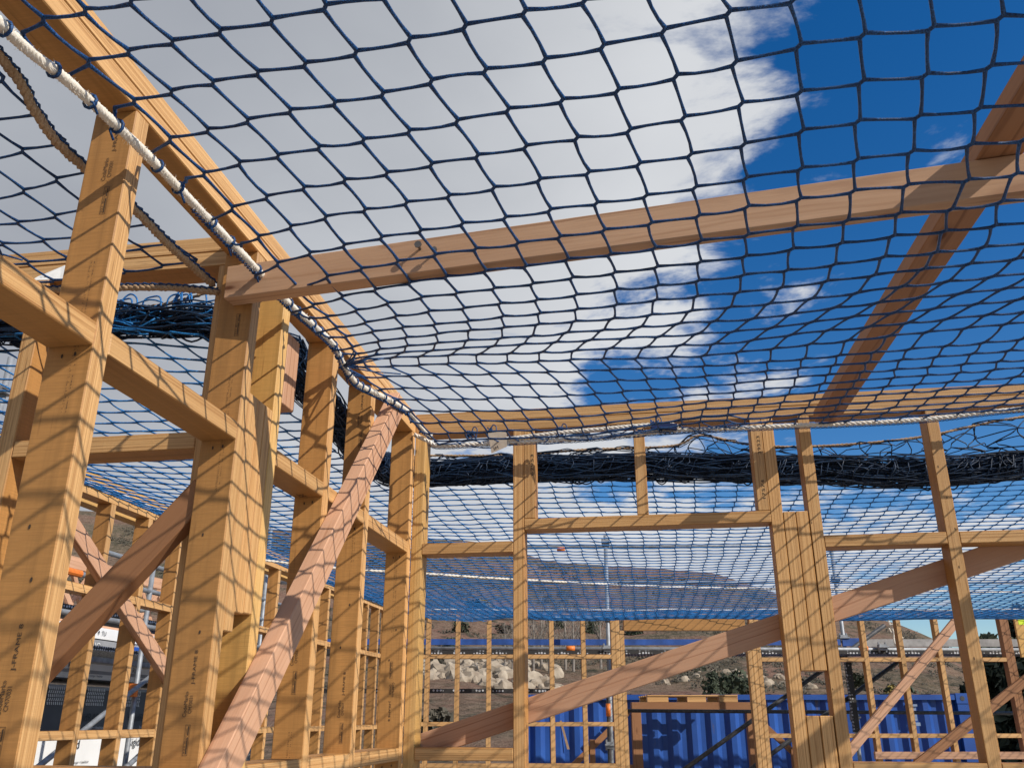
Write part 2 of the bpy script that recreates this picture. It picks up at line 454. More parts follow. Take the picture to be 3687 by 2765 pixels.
# long rising brace on the back of the front wall
zc = lambda x: .0315 + .307 * (x + .49)
o = timber('diagonal_brace', None, (-.95, 3.559, zc(-.95)), (2.3, 3.559, zc(2.3)), (-.29, 0, 1), PINE)
tag(o, 'long shallow pink brace rising to the right behind the front wall frame', 'brace')

# ------------------------------------------------------------------ loose beams overhead
xb = timber('cross_beam', None, (-1.012, 1.8425, 1.022), (2.6, 1.508, 1.0575), (0, 0, 1), PINEW)
tag(xb, 'brown tan beam crossing overhead from the left wall top under the net', 'beam')
m = MB(); m.tube([(-.50, 1.752, 1.045), (-.50, 1.790, 1.043)], .0035, 8); m.tube([(-.50, 1.750, 1.045), (-.50, 1.7535, 1.045)], .009, 8)
m.tube([(-.46, 1.752, 1.028), (-.46, 1.786, 1.03)], .003, 6); m.tube([(-.46, 1.749, 1.028), (-.46, 1.7535, 1.028)], .007, 8)
m.build('nail', NAIL, xb)
def rafter(x0, label):
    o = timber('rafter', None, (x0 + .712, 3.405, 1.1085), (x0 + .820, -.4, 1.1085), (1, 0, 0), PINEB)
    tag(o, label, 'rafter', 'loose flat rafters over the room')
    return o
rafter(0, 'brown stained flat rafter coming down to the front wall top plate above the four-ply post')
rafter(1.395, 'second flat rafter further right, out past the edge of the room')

# ------------------------------------------------------------------ far room: left wall and far wall
vw = empty('timber_wall_frame', 'far left wall frame with scaffold and wrapped packs behind it', 'wall frame', (-3.0, 6, FLOOR))
WX0, WX1 = -3.06, -2.97
tbox('top_plate', vw, (WX0, 2.02, P0), (WX1, 10.1, P1))
tbox('bottom_plate', vw, (WX0, 2.02, FLOOR - .045), (WX1, 10.1, FLOOR))
vy = [2.08 + .39 * i for i in range(21)]
vst = []
for y in vy: vst.append(tbox('stud', vw, (WX0, y, FLOOR), (WX1, y + .045, P0)))
for i in range(20):
    for z in (.621, -.10): tbox('nogging', vw, (WX0, vy[i] + .0455, z), (WX1, vy[i + 1] - .0005, z + .0445))
d = Vector((0, .84, -.50)); c0 = Vector((-2.945, 4.62, .605))
o = timber('diagonal_brace', None, c0 - d * .75, c0 + d * 2.4, (0, .50, .84), PINE)
tag(o, 'pale pink brace sloping down across the far left wall frame', 'brace')
m = MB(); Yt = vy[13] - .0015
m.quad((-3.045, Yt, 1.012), (-2.992, Yt, 1.012), (-2.992, Yt, 1.095), (-3.045, Yt, 1.095)); m.build('tag', NEON, vst[13])

A0 = Vector((-2.527, 10.179, 0)); E = Vector((.98787, .15526, 0)); Nn = Vector((-.15526, .98787, 0))
def far(s, n, z): return A0 + E * s + Nn * n + Vector((0, 0, z))
MF = Matrix.Translation(A0) @ Matrix((E, Nn, Vector((0, 0, 1)))).transposed().to_4x4()
ww = empty('timber_wall_frame', 'far end wall frame with scaffold and blue container behind it', 'wall frame', tuple(far(3, .045, FLOOR)))
def fbox(name, s0, s1, z0, z1, mat=None, n0=0.0, n1=.09, parent=None):
    ds, dz, dn = s1 - s0, z1 - z0, n1 - n0
    c = far((s0 + s1) / 2, (n0 + n1) / 2, (z0 + z1) / 2)
    ax = {'s': (ds, E), 'z': (dz, Zv), 'n': (dn, Nn)}
    k = sorted(ax.values(), key=lambda t: -t[0])
    return timber(name, parent or ww, c - k[0][1] * k[0][0] / 2, c + k[0][1] * k[0][0] / 2, k[1][1], mat, k[1][0], k[2][0])
fbox('top_plate', -.45, 8.6, P0, P1); fbox('bottom_plate', -.45, 8.6, FLOOR - .045, FLOOR)
single = [-.42, -.075, .265, .625, .985, 1.345, 1.71]
right = [4.10, 4.52, 4.945, 5.365, 5.80, 6.245]
for s in single + right: fbox('stud', s, s + .052, FLOOR, P0)
for s in (2.055, 2.107, 2.159, 3.615, 3.667, 3.719): fbox('stud', s, s + .0505, FLOOR, P0 if s not in (2.159, 3.615) else .953)
fbox('lintel', 2.2105, 3.6145, .955, P0 - .0005, LVL, -.0015, .088)
for s in (6.57, 6.6205): fbox('stud', s, s + .05, FLOOR, P0, PINEB)  # brown colour paints in the shadowed side of the end post
seq = single + [2.055]
for i in range(len(seq) - 1):
    for z0 in (.645, -.075, -.50): fbox('nogging', seq[i] + .0525, seq[i + 1] - .0005, z0, z0 + .045)
seq = [3.7175] + right + [6.57]
for i in range(len(seq) - 1):
    for z0 in (.612, -.195): fbox('nogging', seq[i] + .0525, seq[i + 1] - .0005, z0, z0 + .045)
fbox('nogging', 4.9, 8.4, -.41, -.335, PINE, -.047, -.002)
pnl = fbox('sheet_panel', 6.745, 8.0, .66, P0 - .001, LVLY, -.002, .03)
m = MB(); m.quad(*[far(s, -.0035, z) for s, z in ((6.785, 1.02), (6.865, 1.02), (6.865, 1.11), (6.785, 1.11))]); m.build('tag', NEON, pnl)
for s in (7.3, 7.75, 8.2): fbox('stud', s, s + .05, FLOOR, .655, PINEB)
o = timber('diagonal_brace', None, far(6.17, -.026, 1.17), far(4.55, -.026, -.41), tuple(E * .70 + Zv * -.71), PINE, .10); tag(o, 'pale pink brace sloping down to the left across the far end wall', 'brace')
o = timber('diagonal_brace', None, far(7.4, -.074, .86), far(5.2, -.074, -.55), tuple(E * .54 + Zv * -.84), PINEB, .10); tag(o, 'brown brace with painted-in shade, right end of the far end wall, crossing the dark tree', 'brace')  # darker pine than the lit brace: shade put into the colour
# ------------------------------------------------------------------ safety nets
def cord_grid(mb, rows, r, nsides, jog, knot=1.35, skipcol=()):
    """rows: dict (i,j)->Vector; i counts away from the viewer, j to the right"""
    P = rows
    def nb(i, j): return P.get((i, j))
    pm = {}
    for (i, j), p in P.items():
        a = (nb(i, j + 1) or p) - (nb(i, j - 1) or p); b = (nb(i + 1, j) or p) - (nb(i - 1, j) or p)
        dlt = Vector((0, 0, 0))
        if a.length > 1e-6: dlt += a.normalized()
        if b.length > 1e-6: dlt -= b.normalized()
        pm[(i, j)] = (p + dlt * jog, p - dlt * jog)
    rr = random.Random(3)
    def seg(p, q):
        d = q - p
        s = Vector((rr.uniform(-1, 1), rr.uniform(-1, 1), rr.uniform(-1.4, .6))) * d.length * .025
        return [p, p + d * .33 + s, p + d * .67 + s, q]
    for (i, j) in P:                                   # runs along the rows
        if (i, j - 1) in P: continue
        path = []; rad = []; k = j
        while (i, k) in P:
            pl, mi = pm[(i, k)]
            if path:
                sg = seg(path[-1], mi); path += sg[1:3]; rad += [r, r]
            path += [mi, pl]; rad += [r * knot, r * knot]
            k += 1
        if len(path) > 2: mb.tube(path, rad, nsides, cap=False)
    for (i, j) in P:                                   # runs away from the viewer
        if j in skipcol or (i - 1, j) in P: continue
        path = []; rad = []; k = i
        while (k, j) in P:
            pl, mi = pm[(k, j)]
            if path:
                sg = seg(path[-1], pl); path += sg[1:3]; rad += [r, r]
            path += [pl, mi]; rad += [r * knot, r * knot]
            k += 1
        if len(path) > 2: mb.tube(path, rad, nsides, cap=False)

def rope(mb, path, R0=.0075, strands=3, pitch=.05, step=.012, n=5):
    pts = resample(smooth_path(path, 8), step)
    for s in range(strands):
        out = []
        for i, p in enumerate(pts):
            t = (pts[min(i + 1, len(pts) - 1)] - pts[max(i - 1, 0)]).normalized()
            u = (Zv - t * Zv.dot(t)).normalized() if abs(t.z) < .95 else t.orthogonal().normalized(); w = t.cross(u)
            a = 2 * math.pi * (i * step / pitch + s / strands)
            out.append(p + (u * math.cos(a) + w * math.sin(a)) * R0 * .52)
        mb.tube(out, R0 * .56, n)
    return pts

def fuzz(mb, pts, R0, count, L=.012):
    rr = random.Random(11)
    for _ in range(count):
        i = rr.randrange(1, len(pts)); p = pts[i].lerp(pts[i - 1], rr.random())
        d = Vector((rr.uniform(-1, 1), rr.uniform(-1, 1), rr.uniform(-1, 1))).normalized()
        q = p + d * R0 * .9; e = (d + Vector((rr.uniform(-1, 1), rr.uniform(-1, 1), rr.uniform(-1, 1))) * .9).normalized()
        w = d.orthogonal().normalized() * .0005
        mb.quad(q - w, q + w, q + e * L * rr.uniform(.3, 1))

NET = "-1,0,-972,1000,1050 -1,1,-915,972,1048 -1,2,-832,959,1042 -1,3,-744,945,1034 0,0,-966,1104,1046 0,1,-899,1069,1045 0,2,-814,1052,1040 0,3,-725,1035,1033 0,4,-634,1020,1028 0,5,-540,1006,1023 0,6,-445,987,1018 1,0,-924,1188,1042 1,1,-875,1170,1041 1,2,-792,1152,1036 1,3,-703,1133,1029 1,4,-612,1115,1023 1,5,-522,1101,1017 1,6,-428,1083,1012 1,8,-241,1056,1014 1,9,-145,1044,1017 1,10,-52,1038,1019 2,0,-933,1322,1037 2,1,-863,1276,1035 2,2,-774,1254,1029 2,3,-684,1232,1023 2,4,-593,1211,1017 2,5,-504,1196,1011 2,6,-412,1181,1007 2,7,-321,1161,1005 2,8,-226,1150,1006 2,9,-126,1142,1007 2,10,-30,1129,1010 2,11,67,1113,1013 2,12,166,1092,1015 2,13,260,1083,1016 3,0,-897,1402,1031 3,1,-847,1382,1027 3,2,-756,1352,1022 3,3,-667,1332,1015 3,4,-576,1311,1009 3,5,-483,1295,1003 3,6,-391,1278,999 3,7,-298,1261,997 3,8,-203,1244,997 3,9,-107,1235,998 3,10,-11,1227,1000 3,11,87,1209,1002 3,12,182,1194,1004 3,13,281,1172,1006 3,14,377,1163,1006 3,15,479,1163,1005 3,16,577,1155,1004 4,0,-916,1548,1023 4,1,-840,1496,1017 4,2,-746,1460,1012 4,3,-653,1431,1006 4,4,-559,1410,1000 4,5,-467,1393,995 4,6,-373,1374,992 4,7,-280,1358,990 4,8,-186,1343,989 4,9,-90,1332,989 4,10,5,1326,990 4,11,101,1308,992 4,12,199,1288,994 4,13,295,1274,995 4,14,394,1262,995 4,15,494,1260,994 4,16,591,1255,993 5,0,-886,1640,1015 5,1,-827,1603,1008 5,2,-735,1564,1002 5,3,-643,1531,997 5,4,-549,1509,992 5,5,-454,1490,988 5,6,-361,1473,984 5,7,-266,1456,982 5,8,-173,1441,981 5,9,-77,1432,981 5,10,20,1420,982 5,11,115,1406,982 5,12,211,1391,983 5,13,311,1369,985 5,14,405,1356,985 5,15,506,1357,984 5,16,602,1351,983 6,0,-912,1777,1008 6,1,-827,1711,999 6,2,-730,1666,993 6,3,-638,1636,988 6,4,-543,1609,984 6,5,-450,1589,980 6,6,-354,1571,978 6,7,-260,1557,975 6,8,-164,1541,974 6,9,-68,1530,974 6,10,31,1519,974 6,11,127,1506,975 6,12,223,1489,975 6,13,323,1471,974 6,14,422,1460,975 6,15,517,1449,975 6,16,617,1444,975 6,17,708,1445,976 7,0,-886,1872,1005 7,1,-821,1823,991 7,2,-725,1768,986 7,3,-630,1736,982 7,4,-535,1709,978 7,5,-441,1687,975 7,6,-345,1671,973 7,7,-249,1657,970 7,8,-155,1642,969 7,9,-59,1629,969 7,10,39,1617,969 7,11,137,1604,970 7,12,234,1586,971 7,14,434,1558,969 7,15,532,1550,967 7,16,642,1548,966 7,17,727,1544,968 8,0,-903,1986,1006 8,1,-820,1921,992 8,2,-724,1872,984 8,3,-629,1841,980 8,4,-534,1811,976 8,5,-439,1789,973 8,6,-342,1772,971 8,7,-246,1759,968 8,8,-148,1741,968 8,9,-52,1732,967 8,10,47,1718,967 8,11,145,1705,968 8,12,243,1693,967 8,13,341,1674,967 8,14,441,1663,965 8,15,541,1648,964 8,16,639,1646,962 8,17,731,1635,964 9,0,-875,2035,1012 9,1,-813,2006,999 9,2,-719,1965,991 9,3,-623,1928,986 9,4,-528,1902,982 9,5,-435,1884,977 9,6,-339,1867,974 9,7,-243,1854,972 9,8,-146,1836,971 9,9,-47,1825,970 9,10,51,1812,970 9,11,148,1803,969 9,12,247,1791,969 9,13,347,1773,969 9,14,447,1761,967 9,15,551,1742,965 9,16,653,1736,964 10,0,-900,2152,1020 10,1,-821,2097,1009 10,2,-726,2060,1000 10,3,-630,2024,995 10,4,-533,1998,990 10,5,-438,1983,984 10,6,-340,1964,981 10,7,-245,1953,978 10,8,-146,1937,976 10,9,-46,1921,976 10,10,53,1913,974 10,11,149,1901,973 10,12,252,1889,973 10,13,349,1877,971 10,14,452,1863,970 10,15,555,1842,969 10,16,662,1832,966 11,0,-881,2206,1030 11,1,-824,2186,1021 11,2,-733,2147,1013 11,3,-637,2118,1006 11,4,-543,2099,999 11,5,-446,2081,994 11,6,-349,2060,991 11,7,-250,2049,987 11,8,-152,2034,984 11,9,-50,2021,983 11,10,49,2007,982 11,11,149,1999,980 11,12,249,1989,978 11,13,349,1977,977 11,14,451,1957,976 11,15,555,1940,974 11,16,661,1923,973 12,0,-913,2322,1041 12,1,-839,2284,1031 12,2,-745,2241,1025 12,3,-654,2211,1018 12,4,-559,2191,1013 12,5,-460,2170,1008 12,6,-363,2156,1003 12,7,-266,2141,999 12,8,-166,2129,995 12,9,-63,2119,991 12,10,36,2107,989 12,11,138,2096,987 12,12,236,2084,985 12,13,332,2075,983 12,14,433,2058,981 12,15,537,2040,979 12,16,638,2018,978 12,17,738,2005,977 13,0,-902,2383,1054 13,1,-858,2370,1046 13,2,-770,2329,1039 13,3,-678,2304,1033 13,4,-583,2284,1027 13,5,-486,2265,1021 13,6,-387,2252,1015 13,7,-297,2238,1009 13,8,-197,2221,1005 13,9,-95,2211,1001 13,10,7,2199,998 13,11,110,2187,995 13,12,202,2180,992 13,13,302,2173,989 13,14,399,2153,986 13,15,501,2129,985 13,16,604,2112,983 13,17,698,2094,981 14,0,-923,2475,1070 14,1,-895,2448,1063 14,2,-814,2409,1055 14,3,-716,2387,1049 14,4,-621,2371,1042 14,5,-524,2353,1036 14,6,-426,2337,1029 14,7,-333,2321,1023 14,8,-237,2307,1016 14,9,-137,2296,1011 14,10,-37,2287,1006 14,11,59,2281,1002 14,12,164,2269,998 14,13,259,2263,995 14,14,360,2247,992 14,15,461,2221,990 14,16,560,2200,988 14,17,660,2184,985 15,0,-961,2536,1085 15,1,-934,2515,1083 15,2,-868,2476,1073 15,3,-771,2459,1065 15,4,-677,2444,1057 15,5,-577,2429,1049 15,6,-485,2417,1040 15,7,-388,2406,1032 15,8,-289,2395,1025 15,9,-188,2385,1019 15,10,-84,2372,1014 15,11,19,2369,1009 15,12,120,2359,1005 15,13,213,2353,1000 15,14,318,2336,997 15,15,419,2311,995 15,16,514,2288,992 15,17,616,2272,988 15,18,708,2249,982 16,0,-986,2582,1095 16,1,-964,2589,1096 16,2,-893,2567,1085 16,3,-800,2551,1075 16,4,-704,2535,1066 16,5,-604,2517,1058 16,6,-507,2507,1049 16,7,-410,2494,1041 16,8,-309,2485,1034 16,9,-208,2474,1028 16,10,-110,2466,1021 16,11,-9,2464,1016 16,12,89,2456,1011 16,13,186,2451,1005 16,14,287,2430,1002 16,15,384,2409,998 16,16,481,2383,994 16,17,579,2364,990 16,18,684,2342,987 17,0,-986,2635,1097 17,1,-939,2687,1096 17,2,-854,2666,1086 17,3,-763,2645,1076 17,4,-670,2627,1067 17,5,-577,2618,1058 17,6,-482,2602,1050 17,7,-387,2592,1043 17,8,-290,2583,1036 17,9,-190,2575,1030 17,10,-90,2565,1024 17,11,8,2560,1020 17,12,102,2557,1016 17,13,196,2546,1011 17,14,291,2531,1006 17,15,383,2513,1000 17,16,481,2494,995 18,0,-965,2802,1094 18,1,-910,2793,1089 18,2,-821,2767,1080 18,3,-736,2747,1069 18,4,-644,2726,1060 18,5,-551,2714,1052 18,6,-460,2701,1045 18,7,-362,2692,1039 18,8,-266,2683,1033 18,9,-169,2674,1028 18,10,-72,2662,1025 18,11,22,2661,1022 18,12,115,2662,1020 18,13,206,2646,1016 18,14,299,2629,1011 18,15,389,2607,1007 18,16,485,2590,1003 18,17,581,2581,1002 19,0,-933,2906,1089 19,1,-875,2890,1084 19,2,-796,2864,1072 19,3,-708,2843,1059 19,4,-618,2827,1049 19,5,-528,2812,1041 19,6,-437,2800,1036 19,7,-345,2794,1030 19,8,-247,2784,1027 19,12,129,2766,1026 19,13,218,2744,1020 19,14,306,2730,1016 19,15,397,2705,1013 19,16,492,2689,1011 19,17,583,2679,1010 19,18,685,2666,1008 20,0,-900,3006,1082 20,1,-851,2994,1075 20,2,-773,2968,1062 20,3,-690,2942,1049 20,4,-604,2924,1038 20,5,-511,2912,1030 20,6,-420,2905,1025 20,7,-329,2896,1022 20,8,-232,2887,1020 20,12,142,2870,1032 20,13,225,2843,1026 20,14,312,2828,1022 20,15,402,2807,1019 20,16,494,2794,1017 20,17,585,2777,1017 20,18,688,2763,1016 20,19,798,2749,1014 21,0,-886,3117,1074 21,1,-841,3106,1064 21,2,-762,3070,1052 21,3,-680,3036,1040 21,4,-592,3019,1030 21,5,-503,3010,1023 21,6,-413,3004,1018 21,7,-319,2997,1017 21,8,-224,2987,1016 21,12,145,2977,1038 21,13,227,2939,1033 21,14,314,2924,1029 21,15,401,2907,1026 21,16,491,2889,1025 21,17,586,2879,1025 21,18,690,2860,1024 21,19,798,2848,1021 22,0,-877,3223,1066 22,1,-837,3213,1055 22,2,-753,3179,1042 22,3,-676,3145,1030 22,4,-591,3125,1022 22,5,-507,3109,1018 22,6,-412,3108,1014 22,7,-316,3104,1012 22,8,-221,3093,1012 22,12,146,3076,1046 22,13,222,3036,1039 22,14,312,3022,1036 22,15,398,3005,1034 22,16,487,2987,1033 22,17,587,2976,1032 22,18,687,2959,1031 22,19,798,2946,1029 23,1,-837,3312,1054 23,2,-766,3270,1039 23,3,-685,3236,1029 23,4,-599,3216,1023 23,5,-514,3206,1018 23,6,-418,3202,1016 23,7,-322,3198,1014 23,8,-225,3191,1011 23,12,140,3178,1051 23,13,212,3134,1044 23,14,307,3121,1041 23,15,393,3105,1040 23,16,484,3087,1040 23,17,585,3075,1039 23,18,687,3057,1038 23,19,797,3043,1036 24,15,386,3201,1048 24,16,478,3186,1047 24,17,581,3168,1047 24,18,686,3157,1045 24,19,791,3141,1042"
knots = {}
for t in NET.split():
    i, j, x, y, z = map(int, t.split(',')); knots[(i, j)] = Vector((x, y, z)) / 1000
# fill the knots hidden behind timbers, then run the net on beyond the picture
for i in range(-1, 25):
    js = sorted(j for j in range(0, 20) if (i, j) in knots)
    for a, b_ in zip(js, js[1:]):
        for k in range(a + 1, b_): knots[(i, k)] = knots[(i, a)].lerp(knots[(i, b_)], (k - a) / (b_ - a))
for i in range(-1, 25):
    js = sorted(j for j in range(0, 20) if (i, j) in knots)
    jl = js[-1]; ja = js[max(0, len(js) - 4)]
    step = Vector((.097, (knots[(i, jl)].y - knots[(i, ja)].y) / max(1, jl - ja) * .5, 0))
    for j in range(jl + 1, 41): knots[(i, j)] = knots[(i, jl)] + step * (j - jl)
    if 0 not in js and i == 24:
        for j in range(1, jl): 
            if (23, j) in knots and (i, j) not in knots: knots[(i, j)] = knots[(23, j)] + Vector((.012, .06, .018))
for i in range(-2, -12, -1):
    for j in range(0, 41):
        if (i + 1, j) in knots: knots[(i, j)] = knots[(i + 1, j)] + Vector((-.004 if j else 0, -.099, .002))
# last row lies on the rope along the wall ahead
FR = [(-.95, 3.40, 1.115), (-.882, 3.39, 1.078), (-.838, 3.38, 1.055), (-.639, 3.38, 1.055), (-.432, 3.38, 1.057), (-.24, 3.385, 1.058), (.016, 3.385, 1.07), (.17, 3.39, 1.077), (.256, 3.385, 1.072), (.584, 3.385, 1.072), (.736, 3.375, 1.066), (1.06, 3.385, 1.072), (1.428, 3.385, 1.095), (2.0, 3.385, 1.10), (2.6, 3.385, 1.11)]
fr_s = smooth_path(FR, 8)
def on_front(x): return min(fr_s, key=lambda p: abs(p.x - x))
for j in range(1, 41):
    for i in (24, 23, 22, 21):
        if (i, j) in knots and knots[(i, j)].y > 3.34: del knots[(i, j)]
    last = max(i for i in range(-12, 25) if (i, j) in knots)
    n = 0
    while on_front(knots[(last, j)].x).y - knots[(last, j)].y > .13 and n < 4:
        knots[(last + 1, j)] = knots[(last, j)] + Vector((-.004, .096, .012)); last += 1; n += 1
    p = on_front(knots[(last, j)].x); knots[(last + 1, j)] = p + Vector((0, 0, .004))
for k in [k for k in knots if k[1] == 0 and (k[0], 1) not in knots]: del knots[k]
net = empty('safety_net', 'near blue safety net sagging overhead across the whole room below the beams', 'safety net', (0, 1.6, 1.0))
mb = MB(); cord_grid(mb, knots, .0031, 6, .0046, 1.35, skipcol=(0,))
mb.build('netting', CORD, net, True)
LR = [(-.915, -.4, .985), (-.915, .4, .975), (-.915, .88, .968), (-.915, 1.05, .992), (-.915, 1.25, 1.012), (-.915, 1.474, 1.020), (-.915, 1.72, 1.028), (-.915, 1.97, 1.034), (-.915, 2.153, 1.050), (-.915, 2.323, 1.060), (-.915, 2.425, 1.035), (-.915, 2.54, 1.022), (-.905, 2.70, 1.045), (-.902, 2.827, 1.069), (-.902, 3.02, 1.104), (-.902, 3.161, 1.122), (-.9, 3.34, 1.118), (-.88, 3.41, 1.108)]
mb = MB(); pts = rope(mb, LR, .0098, pitch=.034, step=.008, strands=4); fuzz(mb, pts, .0098, 6000, .010)
mb.build('border_rope', ROPE, net, True)
mb = MB(); pf = rope(mb, FR, .0095, pitch=.06); fuzz(mb, pf, .0095, 500, .009)
mb.build('border_rope', ROPE, net, True)
mb = MB(); rope(mb, [(-.60, 3.372, 1.062), (-.40, 3.365, 1.078), (-.2, 3.365, 1.088), (.02, 3.37, 1.098), (.11, 3.372, 1.096), (.15, 3.375, 1.082)], .009, pitch=.06)
mb.build('border_rope', ROPE, net, True)
# loops of cord round the ropes and the fine edge mesh gathered under them
mb = MB()
for (i, j), p in list(knots.items()):
    if j == 0 and i < 22:
        q = min(pts, key=lambda c: (c - p).length)
        k = pts.index(q); t = (pts[min(k + 1, len(pts) - 1)] - pts[max(k - 1, 0)]).normalized()
        u = t.orthogonal().normalized(); w = t.cross(u)
        mb.tube([q + (u * math.cos(a) + w * math.sin(a)) * .0125 + t * .003 * math.sin(a / 2) for a in [m * math.pi / 5 for m in range(10)]], .0029, 5, closed=True)
        mb.tube(smooth_path([q + (p - q) * .1, p * .5 + q * .5 + Vector((0, 0, -.004)), p], 4), .003, 5)
        if random.random() < .5:
            e = q + Vector((random.uniform(-.01, .02), random.uniform(-.02, .02), -.014)); mb.tube([q, e, e + Vector((.004, .01, -.016))], .0024, 5)
def edge_chain(path, off, a0, r=.0013, step=.009):
    pp = resample(smooth_path(path, 6), step); out = []; o2 = []
    for k, p in enumerate(pp):
        t = (pp[min(k + 1, len(pp) - 1)] - pp[max(k - 1, 0)]).normalized(); side = t.cross(Zv).normalized()
        s = .0035 * (1 if k % 2 else -1)
        out.append(p + off + side * s); o2.append(p + off - side * s + Vector((0, 0, -.003)))
    mb.tube(out, r, 4); mb.tube(o2, r, 4)
edge_chain(LR[5:], Vector((-.004, 0, -.0105)), 0, .0016, .007)
edge_chain(FR[1:], Vector((0, 0, -.011)), 0)
rr = random.Random(5)
# slack cords bunched where the ropes meet and along the rope ahead
for k in range(26):
    x = rr.uniform(-.86, .30); p = on_front(x)
    a = p + Vector((0, rr.uniform(-.02, .01), rr.uniform(-.012, .035))); l = rr.uniform(.08, .3)
    b_ = on_front(x + l) + Vector((0, rr.uniform(-.02, .01), rr.uniform(-.02, .025)))
    mb.tube(smooth_path([a, a.lerp(b_, .35) + Vector((0, 0, rr.uniform(-.02, .008))), a.lerp(b_, .7) + Vector((0, 0, rr.uniform(-.015, .01))), b_], 4), .0022, 5)
for k in range(10):
    p = Vector((-.915, 2.42, 1.03)); q = p + Vector((rr.uniform(.01, .16), rr.uniform(-.10, .12), rr.uniform(-.01, .02)))
    mb.tube([p, p.lerp(q, .5) + Vector((0, 0, rr.uniform(-.01, .004))), q], .0023, 5)
for c in ((-.62, 3.37, 1.10), (-.70, 3.37, 1.095), (-.33, 3.37, 1.09), (.05, 3.37, 1.10)):
    c = Vector(c)
    for k in range(5):
        mb.tube(smooth_path([c + Vector((rr.uniform(-.02, .02), rr.uniform(-.01, .01), rr.uniform(-.02, .02))) for _ in range(5)], 4), .0024, 5)
    mb.tube(smooth_path([c, c + Vector((.01, 0, .03)), c + Vector((.025, 0, .02)), c + Vector((.02, 0, -.02))], 4), .0024, 5)
mb.build('lacing_cord', CORD, net, True)
mb = MB(); mb.box((-.05, -.012, -.012), (.05, .012, .012), Matrix.Translation((.085, 3.368, 1.088)) @ Matrix.Rotation(.12, 4, 'Y'))
mb.build('tape_binding', mat_plain('navy_tape', (.012, .022, .09), .4), net)

def tag_card(name, label, corners, mat, lines, th=.0012):
    c = [Vector(p) for p in corners]; n = (c[1] - c[0]).cross(c[2] - c[0]).normalized()
    m = MB(); k = len(c)
    fr_ = [p + n * th / 2 for p in c]; bk = [p - n * th / 2 for p in c]
    m.quad(*fr_); m.quad(*reversed(bk))
    for i in range(k): m.quad(fr_[i], bk[i], bk[(i + 1) % k], fr_[(i + 1) % k])
    o = m.build(name, mat); tag(o, label, 'tag')
    x = (c[1] - c[0]).normalized(); y = n.cross(x)
    for t, dx, dy, h in lines: lettering('handwriting', o, t, tuple(c[0] + x * dx + y * dy + n * (th / 2 + .0006)), x, y, h)
    return o
tag_card('rope_tag', 'buff cardboard tag hanging from the rope on the wall ahead', [(-.612, 3.358, 1.006), (-.548, 3.352, 1.03), (-.55, 3.356, 1.098), (-.628, 3.362, 1.094)], CARD, [('3M', .012, .006, .014), ('10', .02, .055, .018)])
tag_card('rope_tag', 'white paper bag tag lying on the rope of the left cross wall', [(-1.60, 1.868, 1.100), (-1.50, 1.862, 1.092), (-1.47, 1.885, 1.128), (-1.53, 1.892, 1.152), (-1.60, 1.888, 1.122)], PAPER, [('525', .018, .012, .014), ('1.5', .055, .016, .011)])

# net of the small room to the left
n3 = empty('safety_net', 'slack blue net left of the near left wall, above the short cross wall', 'safety net', (-1.7, 1.2, 1.05))
TR = [(-1.1, -.2, 1.13), (-1.1, .6, 1.13), (-1.1, 1.093, 1.106), (-1.1, 1.20, 1.070), (-1.1, 1.30, 1.05), (-1.1, 1.532, 1.066), (-1.1, 1.68, 1.062), (-1.1, 1.813, 1.066), (-1.09, 1.90, 1.06)]
WR = [(-1.07, 1.895, 1.035), (-1.12, 1.895, 1.045), (-1.223, 1.895, 1.061), (-1.35, 1.895, 1.071), (-1.6, 1.89, 1.08), (-2.0, 1.89, 1.09), (-2.9, 1.89, 1.10)]
mb = MB(); rope(mb, TR, .0105, pitch=.04, step=.01); mb.build('border_rope', ROPET, n3, True)
mb = MB(); rope(mb, WR, .0095); mb.build('border_rope', ROPET, n3, True)
g = {}
for i in range(0, 22):
    for j in range(0, 19):
        u = j * .098; v = i * .099
        x = -1.112 - u + .012 * math.sin(i * .7 + j); y = -.16 + v + .010 * math.sin(j * .9 + i * .3) + .03 * math.sin(u * 2.2)
        if y > 1.90: continue
        sag = math.sin(min(1, u / 1.7) * math.pi) * math.sin(max(0, min(1, (y + .2) / 2.1)) * math.pi)
        g[(i, 18 - j)] = Vector((x, y, 1.085 - .05 * sag + .006 * math.sin(i * 1.3 + j * .8)))
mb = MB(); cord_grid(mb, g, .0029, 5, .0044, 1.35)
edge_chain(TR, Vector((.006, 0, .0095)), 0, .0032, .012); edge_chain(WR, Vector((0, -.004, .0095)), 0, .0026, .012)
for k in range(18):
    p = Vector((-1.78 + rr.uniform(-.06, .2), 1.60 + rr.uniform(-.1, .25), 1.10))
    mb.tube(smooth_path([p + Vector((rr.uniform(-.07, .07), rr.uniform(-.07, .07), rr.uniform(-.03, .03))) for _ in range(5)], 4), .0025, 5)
mb.build('netting', CORD, n3, True)

